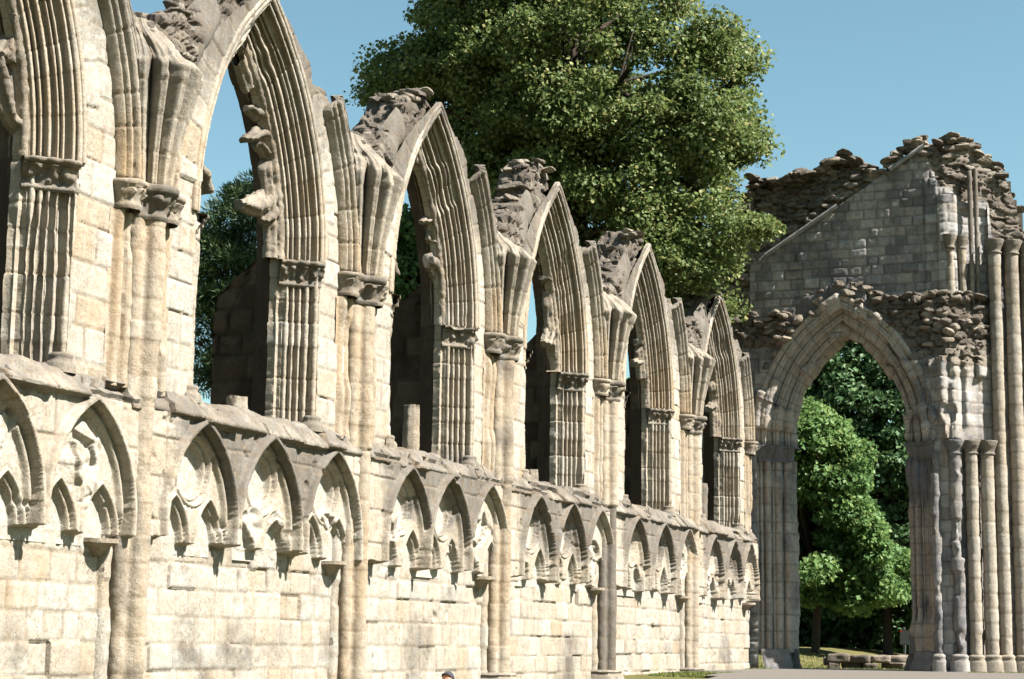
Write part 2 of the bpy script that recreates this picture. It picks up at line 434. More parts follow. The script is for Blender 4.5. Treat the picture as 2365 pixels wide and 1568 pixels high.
    # --- sloping sill ledge over the arcade
    prof = np.array([(0.13, 2.45), (0.16, 2.475), (0.22, 2.495), (0.25, 2.505), (0.25, 2.54), (0.235, 2.555), (0.19, 2.60), (0.14, 2.66), (0.09, 2.71), (0.04, 2.77), (-0.03, 2.80), (-0.15, 2.81), (-0.3, 2.82), (-0.5, 2.83), (-0.7, 2.83), (-.80, 2.82), (-.85, 2.6), (-.86, 2.3)])
    yl = np.arange(y0, y1 + .001, 0.02); V = np.zeros((len(yl), len(prof), 3))
    V[..., 0] = prof[:, 0]; V[..., 1] = yl[:, None]; V[..., 2] = prof[:, 1]
    P = V.copy()
    brk = sstep(0.52, 0.62, fbm(P * np.array([0, 1, 0]), 1.3, 3, 5 + b))
    V[..., 0] -= np.where(np.arange(len(prof))[None] < 6, 0.075 * brk, 0)
    V[..., 2] += 0.06 * (fbm(P, 2.4, 3, 4) - .5) * (np.arange(len(prof))[None] > 4) + 0.05 * (worley(P * 4.5, 4)[2] - .5) * (np.arange(len(prof))[None] > 6)
    rs = np.random.default_rng(70 + b); e = [y0]
    while e[-1] < y1: e.append(e[-1] + rs.uniform(.35, .95))
    si = np.clip(np.searchsorted(e, yl) - 1, 0, len(e) - 1); R = rs.random((len(e) + 1, 4)); fr = np.arange(len(prof))[None] < 13
    V[..., 0] += ((R[si, 0] - .6) * .09 - .07 * (R[si, 3] < .22))[:, None] * (np.arange(len(prof))[None] < 8); V[..., 2] += ((R[si, 1] - .5) * .05)[:, None] * fr
    dj = np.min(np.abs(yl[:, None] - np.array(e)[None]), 1)[:, None]; V[..., 0] -= .03 * (dj < .012)
    # a second broken course showing as a dark slot on the slope
    slot = sstep(.50, .58, fbm(P * np.array([0, 1, 0]), 1.1, 3, 88 + b)); V[..., 0] -= .05 * slot * (np.arange(len(prof))[None] == 7); V[..., 2] += .02 * slot * (np.arange(len(prof))[None] == 8)
    V[..., 0] += 0.05 * (fbm(P, 5, 3, 8) - .5)
    W('sill_ledge', V, attr(V.shape[:2], 0.3 + .5 * R[si, 2][:, None] + .3 * (fbm(P, 3, 2) - .5), 0.30 + 0.45 * fbm(P, 2, 2, 3), np.maximum(0.5 * brk * (np.arange(len(prof))[None] < 5), .8 * (dj < .012)), 0.12))
    # corbel capital where the arcade's end shaft is lost
    yc = y1 - 0.50
    th = np.linspace(-0.5 * PI, 0.5 * PI, 14); zz = np.array([0.86, 0.88, 0.92, 0.97, 1.0, 1.005, 1.05, 1.06]); rr = np.array([.0, .07, .10, .15, .18, .21, .21, .0])
    V = np.zeros((len(zz), len(th), 3)); V[..., 0] = -0.08 + rr[:, None] * 1.35 * np.cos(th); V[..., 1] = yc + rr[:, None] * np.sin(th); V[..., 2] = zz[:, None]
    V += (0.03 * (fbm(V, 9, 3, b)[..., None] - .5))
    W('corbel_capital', V, attr(V.shape[:2], 0.4, 0.3, 0, 0.4))

# ---- ledge stubs: broken mullion stumps and shaft bases on the sill
def drum(name, x, y, z0, z1, r, seed, parent=None, sq=0.0, weather=0.3, mat=STONE, ribs=0, amp=0.03):
    th = np.linspace(0, 2 * PI, 28, endpoint=False); n = max(4, int((z1 - z0) / 0.03)); zz = np.concatenate([[z0], np.linspace(z0, z1, n), [z1]])
    rr = np.full(len(zz), r); rr[-1] = 0.001
    V = np.zeros((len(zz), len(th), 3)); m = 1 + sq * np.abs(np.cos(2 * th)) + (0.16 * np.abs(np.cos(ribs * th / 2)) if ribs else 0)
    V[..., 0] = x + rr[:, None] * np.cos(th) * m; V[..., 1] = y + rr[:, None] * np.sin(th) * m; V[..., 2] = zz[:, None]
    N = np.stack([np.cos(th)[None] + 0 * rr[:, None], np.sin(th)[None] + 0 * rr[:, None], 0 * V[..., 0]], -1)
    V += N * (amp * 2 * (fbm(V, 5, 3, seed) - .5))[..., None]
    V[-1, :, 2] += 0.03 * (fbm(V[-1:], 4, 2, seed)[0] - .5); V[-2, :, 2] += 0.05 * (fbm(V[-2:-1], 7, 2, seed)[0] - .5)
    return W(name, V, attr(V.shape[:2], 0.4, weather, 0, 0.3), mat, closed=True, parent=parent)

drum('mullion_stump', -0.35, 19.95, 2.75, 3.02, 0.10, 1, sq=.25, ribs=6)
drum('mullion_stump', -0.35, 19.72, 2.75, 2.86, 0.15, 2, sq=.25)
drum('mullion_stump', -0.40, 25.25, 2.75, 3.58, 0.105, 3, sq=.15, ribs=8)
drum('mullion_stump', -0.40, 30.30, 2.75, 3.05, 0.11, 4, sq=.2, ribs=6)
drum('mullion_stump', -0.45, 41.35, 2.75, 3.75, 0.14, 5, sq=.15, ribs=8, weather=.6)
drum('mullion_stump', -0.45, 41.02, 2.75, 3.9, 0.11, 6, sq=.15, ribs=8, weather=.6)

# ---- window arches
SPL = 0.50
def win_profile(rolls, hollow, hood):
    pts = []
    if hood: pts += [(-.14, -.06), (-.14, .015), (-.125, .035), (-.095, .045), (-.07, .03), (-.06, .01), (-.05, .03), (-.02, .03), (-.004, .012)]
    else: pts += [(-.10, -.05), (-.06, -.01), (-.03, .0), (-.004, 0.0)]
    s = np.linspace(0, SPL, 58); bmp = np.full_like(s, -hollow)
    for c, r in rolls: bmp = np.maximum(bmp, -hollow + roll(s, c, r, 1.0) * (1 + hollow / r * .75))
    e = np.minimum(sstep(0, .02, s), sstep(SPL, SPL - .02, s)); bmp = bmp * e
    for si, bi in zip(s, bmp): pts.append((si * .7071 + bi * .7071, -si * .7071 + bi * .7071))
    u = SPL * .7071
    pts += [(u, -u - .05), (u + .05, -u - .06), (u + .05, -u - .10), (u + .05, -u - .18), (u + .02, -u - .2), (u, -.66), (u - .04, -.72), (u - .08, -.79), (u - .10, -.83), (-.15, -.83)]
    # densify the long tail
    return np.array(pts)
P_ARCH = win_profile([(0.045, .034), (0.15, .026), (0.205, .022), (0.30, .036), (0.385, .024), (0.46, .036)], .075, True)
P_JAMB = win_profile([(0.05, .05), (0.175, .042), (0.27, .034), (0.36, .034), (0.45, .045)], .065, False)

def place(prof, c, side, w, R, zz):
    """zz: ('j', z) jamb heights or ('a', t) arch parameter"""
    V = np.zeros((len(zz), len(prof), 3)); u, v = prof[:, 0], prof[:, 1]
    for i, (k, q) in enumerate(zz):
        if k == 'j': V[i, :, 1] = c + side * (w - u); V[i, :, 2] = q
        else:
            r = R - u; te = np.arccos(np.clip((R - w) / r, -1, 1)); th = q * te
            V[i, :, 1] = c + side * (-(R - w) + r * np.cos(th)); V[i, :, 2] = ZS + r * np.sin(th)
        V[i, :, 0] = v
    return V

def courses(n, seed, step):
    """voussoir/drum joints along a sweep of n rows: returns joint weight, block random"""
    r = np.random.default_rng(seed); j = np.zeros(n); t = np.zeros(n); k = 0
    while k < n:
        l = int(step * r.uniform(.7, 1.4)); t[k:k + l] = r.random(); j[min(k, n - 1)] = 1; k += max(l, 2)
    return j, t

arches = {}
for b in range(6):
    c, w = CW[b], WW[b]; R = (RISE ** 2 + w * w) / (2 * w)
    for side in (-1, 1):
        zz = [('a', t) for t in np.linspace(0, 1, 150)]
        V = place(P_ARCH, c, side, w, R, zz); n = normals(V) * side
        jt, bt = courses(150, 100 + b * 2 + (side > 0), 16)
        P = V.copy()
        amp = 0.007
        V = V + n * (stone_noise(P, amp * 1.6, 7 + b) - 0.006 * jt[:, None] + 0.008 * (bt[:, None] - .5))[..., None]
        # worn lengths: rolls broken away here and there
        u = P_ARCH[:, 0][None]
        br = sstep(0.60, 0.70, fbm(P * np.array([.5, 1, 1]), 1.1, 3, 200 + b)); V[..., 0] -= 0.035 * br * (u > .05) * (u < .45)
        zf = P[..., 2]
        wth = 0.02 + 0.22 * sstep(6.4, 8.2, zf) * (fbm(P, .9, 2, 9) + .2) + 0.5 * (u < 0.03) * sstep(5.6, 6.6, zf) * (fbm(P, 1.5, 2, 5) - .1)
        wth = np.where(P_ARCH[:, 1][None] < -.55, 0.5, wth)
        A = attr(V.shape[:2], 0.45 + 0.45 * bt[:, None] + .4 * (fbm(P, 3, 2, 1) - .3), wth, 0.4 * jt[:, None], 0.75 * (1 - sstep(5.5, 7.5, zf)) * fbm(P, .8, 2, 11) + .18)
        fr = P_ARCH[:, 1] > -.52; k0 = int(np.argmax(~fr))
        arches[b, side] = W('window_arch', V[:, :k0 + 1], A[:, :k0 + 1]); W('outer_reveal', V[:, k0:], A[:, k0:], SHADE)  # outer reveal takes the stone with shade in its colour
        # jamb below
        zl = np.arange(2.72, 5.03, .028)
        V = place(P_JAMB, c, side, w, R, [('j', q) for q in zl]); n = normals(V) * side
        jt, bt = courses(len(zl), 300 + b * 2 + (side > 0), 12); P = V.copy()
        er = sstep(0.48, 0.7, fbm(P * np.array([1, 1, .8]), 1.3, 3, 23 + b))
        V = V + n * (stone_noise(P, 0.021, 17 + b) - 0.008 * jt[:, None] + 0.016 * (bt[:, None] - .5) - 0.045 * er * (P_JAMB[:, 0][None] > .0) * (P_JAMB[:, 1][None] > -.5))[..., None]
        A = attr(V.shape[:2], 0.30 + 0.6 * bt[:, None], 0.10 + 0.3 * sstep(.5, .75, fbm(P, 1.4, 3, 3)) + np.where(P_JAMB[:, 1][None] < -.55, .5, 0), 0.5 * jt[:, None], 0.45 * fbm(P, 1.0, 2, 8))
        fr = P_JAMB[:, 1] > -.52; k0 = int(np.argmax(~fr))
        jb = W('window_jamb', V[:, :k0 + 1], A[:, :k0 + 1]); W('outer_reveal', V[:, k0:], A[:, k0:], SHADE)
        # foliate capital band
        s = np.linspace(-0.08, SPL + 0.05, 46)
        zc = np.array([4.64, 4.66, 4.68, 4.70, 4.73, 4.76, 4.79, 4.82, 4.85, 4.88, 4.90, 4.915, 4.93, 4.955, 4.975, 4.985, 4.99])
        of = np.array([.02, .045, .05, .03, .025, .03, .04, .055, .075, .10, .115, .10, .135, .15, .145, .10, -.05])
        scal = 0.028 * np.abs(np.sin(s / SPL * PI * 3.0))[None]
        o = of[:, None] + scal * sstep(4.7, 4.95, zc)[:, None]
        V = np.zeros((len(zc), len(s), 3))
        sx = np.maximum(s, 0); ex = np.minimum(s, 0)
        V[..., 1] = c + side * (w - (sx * .7071 + ex)[None] - o * .7071)
        V[..., 0] = -sx[None] * .7071 + o * .7071 - 0.02
        V[..., 2] = zc[:, None]
        n = normals(V) * side; P = V.copy(); leaf = sstep(4.70, 4.76, zc)[:, None] * (1 - sstep(4.88, 4.91, zc)[:, None])
        V = V + n * (leaf * 0.13 * (.5 - worley(P * 9, 61 + b)[0]) + 0.012 * (fbm(P, 14, 2, 2) - .5) - 0.06 * sstep(.6, .7, fbm(P, 3.3, 2, 70 + b)))[..., None]
        W('capital', V, attr(V.shape[:2], 0.4, 0.45 + 0.3 * (fbm(P, 4, 2, 5) - .3), 0.35 * leaf * sstep(.45, .3, fbm(P, 9, 3, 61 + b)), .35), parent=jb)
        # moulded base
        V2 = np.zeros((8, 20, 3)); th = np.linspace(-.9 * PI, .35 * PI, 20)
        for i, (zq, rq) in enumerate([(2.72, .17), (2.80, .17), (2.83, .155), (2.86, .125), (2.885, .13), (2.91, .135), (2.93, .115), (2.94, .0)]):
            V2[i, :, 0] = -.06 + rq * np.cos(th); V2[i, :, 1] = c + side * (w - .02) + rq * np.sin(th) * side; V2[i, :, 2] = zq
        V2 += 0.02 * (fbm(V2, 7, 3, b)[..., None] - .5)
        W('shaft_base', V2, attr(V2.shape[:2], .3, .45, 0, .2), parent=jb)

# ---- wall piers between the windows (front face)
def top_right(dy):   # broken top of the wall to the right of a window, dy = y - c
    return np.interp(dy, [-.1, 0.1, .5, 1.0, 1.12, 1.18, 1.55, 1.8, 1.95, 2.3, 2.9], [8.25, 8.22, 8.05, 7.72, 7.66, 7.38, 7.42, 7.25, 7.2, 7.1, 6.6])
WRW = 2.15; WRR = 3.70
for b in range(6):
    for side in (-1, 1):
        c, w = CW[b], WW[b]; R = (RISE ** 2 + w * w) / (2 * w)
        e = YS[b + 1] if side > 0 else YS[b]
        ys = yspace(c - .02, e + .02) if side > 0 else yspace(e - .02, c + .02)
        zs = np.arange(2.74, 8.35, 0.022); Y, Z = np.meshgrid(ys, zs, indexing='ij')
        d = parch(Y, Z, c, ZS, w, R); P = np.stack([np.full_like(Y, 2.0 + b), Y, Z], -1)
        dy = (Y - c) * side
        nz = 0.10 * (fbm(P, 2.5, 3, 6) - .5)
        if side > 0: keep = Z < top_right(dy) + nz
        else:
            dr = parch(Y, Z, c, ZS, WRW, WRR)
            keep = (Z < 8.28) & np.where(Z > 6.5, d < .13 + .48 * np.clip(1.15 - (Z - 6.6) / 1.5, 0, 1) + .5 * nz, dr < 0.10 + nz)
        keep &= d > 0.0
        dj, r1, r2, r3 = ashlar(Y, Z, 160 + 2 * b + (side > 0), (0.30, 0.44), (0.34, 0.8))
        # voussoir-like radial blocks close to the arch
        ang = np.arctan2(Z - ZS, np.abs(Y - c) + R - w) * R
        da, q1, q2, q3 = ashlar(np.where(Z > ZS, ang, Z - ZS), d * 0.0 + 0.5, 190 + 2 * b + (side > 0), (1, 1.01), (0.32, 0.55), z0=0, z1=1.2)
        vz = (d < 0.60) & (Z > ZS + .35) if side < 0 else (d < .42) & (Z > ZS + .6)
        dj = np.where(vz, np.minimum(da, np.abs(d - .6) + .0), dj); r1 = np.where(vz, q1, r1); r3 = np.where(vz, q3, r3)
        groove = np.exp(-(dj / 0.015) ** 2)
        X = (r1 - .5) * 0.02 + stone_noise(P, 0.016, b) - 0.016 * groove + (0.02 if side < 0 else 0) * vz
        grey = np.clip(0.12 + 0.50 * sstep(5.6, 7.2, Z) * (fbm(P, .9, 3, 13) + .35), 0, 1) + 0.35 * sstep(7.3, 8.1, Z)
        grey += 0.25 * sstep(3.1, 2.75, Z) * fbm(P, 2, 2)
        A = attr(Y.shape, 0.55 + 0.45 * r1, grey, groove * (0.25 + 0.5 * fbm(P, 1.7, 2, 8)), 0.50 * (r3 < .2) + 0.2 * sstep(.5, .8, fbm(P, 1.1, 2, 5)))
        W('wall_pier', np.stack([X, Y, Z], -1), A, mask=keep[:-1, :-1] & keep[1:, 1:])
        # outer face of the wall, plain
        yb = np.linspace(min(c, e), max(c, e), 60); zb = np.linspace(-.9, 7.0, 120); Yb, Zb = np.meshgrid(yb, zb, indexing='ij')
        db = parch(Yb, Zb, c, ZS, w + .1, R + .1); Pb = np.stack([Yb * 0 - 1.2, Yb, Zb], -1)
        kb = ((db > 0) | (Zb < 2.7))
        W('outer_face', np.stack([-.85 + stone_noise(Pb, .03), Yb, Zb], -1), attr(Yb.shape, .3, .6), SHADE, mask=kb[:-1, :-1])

# ---- wall ribs of the lost vault, with their small capitals and shafts
NRIB = 54
uu = np.linspace(0, -.40, NRIB)
P_RIB = np.stack([uu, 0.02 + 0.05 * sstep(0, -.05, uu) * sstep(-.40, -.35, uu) + np.maximum.reduce([roll(uu, -.035, .03, 1.6), roll(uu, -.105, .03, 2.0) + .03 * (np.abs(uu + .105) < .03), roll(uu, -.195, .04, 2.0) + .06 * (np.abs(uu + .195) < .04), roll(uu, -.285, .03, 2.2) + .05 * (np.abs(uu + .285) < .03), roll(uu, -.36, .032, 2.2) + .03 * (np.abs(uu + .36) < .03)])], 1)
P_RIB = np.concatenate([[(0.0, -.05)], P_RIB, [(-.40, -.05)]])
for b in range(6):
    c = CW[b]
    for side in (-1, 1):
        e = YS[b + 1] if side > 0 else YS[b]
        wr = abs(e - c) - .57
        Rr = (3.55 ** 2 + wr ** 2) / (2 * wr)
        zcut = {1: [7.05, 7.1, 7.35, 7.25, 7.2, 6.9][b], -1: [6.2, 6.3, 6.35, 6.25, 6.3, 6.2][b]}[side]
        tc = math.asin((zcut - ZS) / Rr) / math.acos((Rr - wr) / Rr)
        zz = [('a', t) for t in np.linspace(0, tc, 80)]
        V = place(P_RIB, c, side, wr, Rr, zz); n = normals(V) * -side
        n = np.where((n[..., :1] < 0), -n, n)
        jt, bt = courses(80, 400 + b * 2 + (side > 0), 18); P = V.copy()
        V = V + n * (stone_noise(P, .02, 31 + b) - .012 * jt[:, None])[..., None]
        mid = V.mean(1, keepdims=True); mid = np.repeat(mid, V.shape[1], 1)
        V = np.concatenate([V, V[-1:] + (mid[-1:] - V[-1:]) * .5 + np.array([0, 0, .04]), mid[-1:] + np.array([0, 0, .03])], 0)
        bt = np.concatenate([bt, bt[-1:], bt[-1:]]); jt = np.concatenate([jt, [0, 0]])
        wth = 0.06 + 0.34 * sstep(5.8, 7.0, V[..., 2]) + .15 * (P_RIB[:, 0][None] < -.3)
        W('wall_rib', V, attr(V.shape[:2], .2 + .5 * bt[:, None], wth, .5 * jt[:, None], .7 * (1 - sstep(5.4, 6.4, V[..., 2]))))
        wr = 2.15; Rr = 3.70; tc = .52
        if side < 0:      # scar where the rest of the rib was torn off
            zz = [('a', t) for t in np.linspace(.36, .64, 70)]
            pr = np.array([(.02, -.03), (-.01, .03), (-.06, .06), (-.14, .085), (-.22, .07), (-.30, .05), (-.38, -.02), (-.42, -.15)])
            V = place(pr, c, side, wr, Rr, zz); P = V.copy()
            fade = np.minimum(1, np.minimum(np.arange(70) / 8, np.arange(69, -1, -1) / 22))[:, None]; V[..., 0] = V[..., 0] * (.35 + .5 * fade) + (.12 * (fbm(P, 3.2, 4, 41 + b) - .5)) * fade - .01
            V[..., 2] += .06 * (fbm(P, 3.2, 4, 47 + b) - .5)
            W('rib_scar', V, attr(V.shape[:2], .5, .62 + .3 * fbm(P, 2, 2), 0, .1))
        # small capital + paired shafts
        yc = e - side * .38
        th = np.linspace(-PI * .62, PI * .62, 26)
        zc = np.array([4.66, 4.69, 4.71, 4.73, 4.76, 4.80, 4.84, 4.88, 4.90, 4.93, 4.96, 4.985, 4.99]); rc = np.array([.165, .178, .178, .168, .172, .182, .195, .212, .205, .235, .24, .225, .0])
        V = np.zeros((len(zc), len(th), 3)); V[..., 0] = .02 + rc[:, None] * np.cos(th) * 1.1; V[..., 1] = yc + rc[:, None] * np.sin(th); V[..., 2] = zc[:, None]
        P = V.copy(); leaf = sstep(4.72, 4.77, zc)[:, None] * (1 - sstep(4.87, 4.9, zc)[:, None])
        V[..., 0] += leaf * .14 * (.55 - worley(P * 10, 5 + b)[0]); V += .025 * (fbm(P, 8, 3, 9)[..., None] - .5)
        sc_ = W('capital', V, attr(V.shape[:2], .4, .38, .3 * leaf * (fbm(P, 10, 3, 5 + b) < .4), .4))
        zz = np.arange(2.7, 4.68, .03); q = np.linspace(-.24, .24, 30)
        V = np.zeros((len(zz), len(q), 3)); V[..., 1] = yc + q; V[..., 2] = zz[:, None]
        V[..., 0] = np.maximum.reduce([roll(q, -.10, .075, 1.2), roll(q, .10, .075, 1.2), .0 * q - .01])
        jt, bt = courses(len(zz), 500 + b * 2 + (side > 0), 13); P = V.copy()
        lost = sstep(.5, .62, fbm(P * np.array([0, .2, 1]), 1.0, 2, 91 + b * 2 + (side > 0)))
        V[..., 0] = V[..., 0] * (1 - .55 * lost) + stone_noise(P, .026, 5) - .004 * jt[:, None]
        sc_.parent = W('rib_shaft', V, attr(V.shape[:2], .4 + .4 * bt[:, None], .12, .5 * jt[:, None], .8 * fbm(P, 1, 2, 3) + .25))

# ---- vault shafts from the ground to the springers
phi = np.linspace(-.5 * PI, .5 * PI, 54)
def cluster_r(sc=1.0):
    cir = [(.20, 0, .125), (.09, -.185, .095), (.09, .185, .095), (.16, -.10, .05), (.16, .10, .05)]
    r = np.full(len(phi), .06)
    dx, dy = np.cos(phi), np.sin(phi)
    for (a, bq, q) in cir:
        p = a * dx + bq * dy; D = p * p - (a * a + bq * bq - q * q)
        r = np.where((D > 0) & (p > 0), np.maximum(r, p + np.sqrt(np.maximum(D, 0))), r)
    return r * sc
CR = cluster_r(1.0); CRS = np.convolve(np.pad(CR, 6, 'edge'), np.ones(13) / 13, 'valid')
for k, ys_ in enumerate(YS[:6]):
    # lower pilaster with engaged shafts, standing on a plinth
    zz = np.concatenate([[-1.5], np.arange(-.75, 4.70, .028)])
    V = np.zeros((len(zz), len(phi), 3)); jt, bt = courses(len(zz), 600 + k, 12)
    P = np.stack([np.cos(phi)[None] * CR[None] + 0 * zz[:, None], ys_ + np.sin(phi)[None] * CR[None] + 0 * zz[:, None], zz[:, None] + 0 * phi[None]], -1)
    low = (zz < 2.6)
    lost = sstep(.50, .6, fbm(P, .75, 3, 610 + k)) * (0.7 if k not in (4,) else .15)
    rr = (CR[None] * (1 - lost * .8) + CRS[None] * .92 * lost * .8) * np.where(low, .97, 1.0)[:, None]
    rr = rr + stone_noise(P, .028, 620 + k) + .014 * (bt[:, None] - .5) - .005 * jt[:, None]
    x0 = np.where(low, -.05, -.03)[:, None]
    V[..., 0] = x0 + rr * np.cos(phi); V[..., 1] = ys_ + rr * np.sin(phi); V[..., 2] = zz[:, None]
    grey = .10 + .35 * sstep(.5, .75, fbm(P, 1.0, 3, 33)) + (.55 if k == 4 else 0) * low[:, None]
    vs_ = W('vault_shaft', V, attr(V.shape[:2], .3 + .5 * bt[:, None], grey, .5 * jt[:, None], .75 * fbm(P, .9, 2, 4) + .12))
    # flat backing pilaster and plinth blocks
    zz = np.arange(-1.5, 2.6, .05); q = np.array([-.42, -.40, -.39, -.3, -.1, .1, .3, .39, .40, .42]); xq = np.array([-.18, -.1, -.02, -.005, 0, 0, -.005, -.02, -.1, -.18])
    V = np.zeros((len(zz), len(q), 3)); V[..., 0] = xq; V[..., 1] = ys_ + q; V[..., 2] = zz[:, None]; P = V.copy()
    dj, r1, _, r3 = ashlar(V[..., 1].copy(), V[..., 2].copy(), 700 + k, (.27, .36), (.4, .9))
    V[..., 0] += stone_noise(P, .03, k) + .02 * (r1 - .5)
    W('pilaster', V, attr(V.shape[:2], .3 + .6 * r1, .12, .5 * np.exp(-(dj / .02) ** 2), .4 * (r3 < .35)))
    th = np.linspace(-.55 * PI, .55 * PI, 24); zb = [-1.5, -.55, -.52, -.36, -.33, -.30, -.27, -.24, -.235]; rb = [.52, .52, .47, .46, .43, .41, .43, .40, .1]
    V = np.zeros((len(zb), len(th), 3))
    for i in range(len(zb)):
        sq = 1 / np.maximum(np.abs(np.cos(th)), np.abs(np.sin(th))) ** .6
        V[i, :, 0] = -.1 + rb[i] * np.cos(th) * sq; V[i, :, 1] = ys_ + rb[i] * np.sin(th) * sq; V[i, :, 2] = zb[i]
    V[..., 2] -= (.22 if k >= 3 else .55)
    V += .03 * (fbm(V, 6, 3, k)[..., None] - .5)
    W('shaft_plinth', V, attr(V.shape[:2], .4, .4, 0, .2), parent=vs_)
    # big capital
    zc = np.array([4.60, 4.63, 4.65, 4.67, 4.70, 4.74, 4.78, 4.82, 4.86, 4.885, 4.90, 4.94, 4.97, 4.99, 5.0]); sc = np.array([1.0, 1.07, 1.08, 1.02, 1.03, 1.08, 1.15, 1.24, 1.33, 1.30, 1.43, 1.47, 1.46, 1.4, .9])
    base = (CRS * .7 + CR * .3)
    V = np.zeros((len(zc), len(phi), 3)); rr = base[None] * sc[:, None]
    P = np.stack([rr * np.cos(phi), ys_ + rr * np.sin(phi), zc[:, None] + 0 * rr], -1); leaf = sstep(4.68, 4.74, zc)[:, None] * (1 - sstep(4.86, 4.89, zc)[:, None])
    rr = rr + leaf * .15 * (.55 - worley(P * 9, 640 + k)[0]) + .02 * (fbm(P, 13, 2, 3) - .5)
    V[..., 0] = -.02 + rr * np.cos(phi); V[..., 1] = ys_ + rr * np.sin(phi); V[..., 2] = zc[:, None]
    W('capital', V, attr(V.shape[:2], .35, .5 + .3 * (k in (1, 2)), .4 * leaf * (fbm(P, 9, 3, 640 + k) < .42), .25), parent=vs_)
    # springer of the vault, ribs fanning out
    ph = np.linspace(-.5 * PI, .5 * PI, 150); ztop = [6.3, 6.35, 6.42, 6.3, 6.3, 6.25][k]
    zz = np.concatenate([np.linspace(4.99, ztop, 48), np.linspace(ztop + .02, ztop + .55, 16)])
    t = (zz - 4.99) / (ztop - 4.99); cap_ = sstep(1.0, 1.40, t)
    ay = (.28 + .27 * np.clip(t, 0, 1) ** 1.35) * (1 - .25 * cap_); ax = (.33 + .24 * np.clip(t, 0, 1) ** 1.5) * (1 - cap_) + .10 * cap_
    x = ph / PI * 7.0
    ribm = np.abs(np.cos(PI * (x + .5)))
    P = np.stack([ax[:, None] * np.cos(ph), ys_ + ay[:, None] * np.sin(ph), zz[:, None] + 0 * ph], -1)
    depth = ((.20 + .22 * np.clip(t, 0, 1)) * (1 - .8 * sstep(.97, 1.06, t)))[:, None]
    small = .018 * np.cos(PI * x * 6)
    rr = 1 + depth * 1.25 * (ribm[None] ** .7 - .66) + small[None]
    brk = sstep(.35, 1.0, t)[:, None] * sstep(.55, .62, fbm(P, 2.0, 3, 650 + k)); rr -= .10 * brk; rr = rr + .22 * (fbm(P, 3.2, 3, 655 + k) - .5) * sstep(.95, 1.1, t)[:, None]
    jt = np.zeros(len(zz)); jt[[0, 13, 27, 40]] = 1
    V = np.zeros((len(zz), len(ph), 3)); nz = stone_noise(P, .02, 660 + k) - .014 * jt[:, None]
    V[..., 0] = -.02 + ax[:, None] * np.cos(ph) * rr + nz * np.cos(ph); V[..., 1] = ys_ + ay[:, None] * np.sin(ph) * rr + nz * np.sin(ph); V[..., 2] = zz[:, None] + .16 * (fbm(P, 1.8, 2, 3) - .5) * sstep(.9, 1.1, t)[:, None]
    grey = .08 + .30 * sstep(.15, .8, t)[:, None] * (.35 + fbm(P, 1.2, 2, 7))
    W('vault_springer', V, attr(V.shape[:2], .35, grey, .45 * jt[:, None] + .25 * (ribm[None] < .25), .3 * (1 - sstep(.1, .5, t))[:, None]))

# ---- rubble core of the broken wall top
def rubble(name, ys, zmin, ztop, xf, seed, mat=RUBBLE, back=-.82, dens=.05, size=(.27, .27, .125)):
    ns = 86; s = np.linspace(0, 1, ns); V = np.zeros((len(ys), ns, 3))
    for i, y in enumerate(ys):
        a, tz = zmin[i], max(ztop[i], zmin[i] + .05); z = np.where(s < .62, a + (tz - a) * s / .62, np.where(s < .8, tz, tz - (tz - a) * (s - .8) / .2))
        xfr = xf(y, z); xt = float(xf(y, np.array([tz]))[0])
        V[i, :, 0] = np.where(s < .62, xfr, np.where(s < .8, xt + (back - xt) * (s - .62) / .18, back)); V[i, :, 1] = y; V[i, :, 2] = z
    P = V.copy(); Pw = P + .10 * (np.stack([fbm(P, 2.2, 2, seed), fbm(P, 2.2, 2, seed + 1), fbm(P, 2.2, 2, seed + 2)], -1) - .5)
    f1, f2, cid = worley(Pw / np.array(size), seed)
    edge = np.clip((f2 - f1) * 2.6, 0, 1); h = .06 * np.clip(edge * 2.2, 0, 1) ** .4 + .11 * (cid - .5) + .06 * (vn(P * 4.5 + cid[..., None] * 37, seed) - .5) + stone_noise(P, .03, seed)
    n = normals(gs(V)); n = np.where(n[..., 2:3] * 1 + n[..., :1] < 0, -n, n)
    nb = s > .8; n[:, nb] = np.array([-1, 0, 0])
    h *= (sstep(0, .03, s))[None]
    V = V + n * (h - .03)[..., None]
    gap = 1 - sstep(.02, .2, edge)
    return V, attr(V.shape[:2], cid, .35 + .5 * (_hash((cid * 997).astype(np.int64), (cid * 0).astype(np.int64), (cid * 0).astype(np.int64), 3)) , gap * .6, .3 * (cid < .3))

def gs(V):
    k = np.ones(5) / 5; o = V.copy()
    for ax in range(3):
        for j in range(V.shape[0]): o[j, :, ax] = np.convolve(np.pad(V[j, :, ax], 2, 'edge'), k, 'valid')
    return o

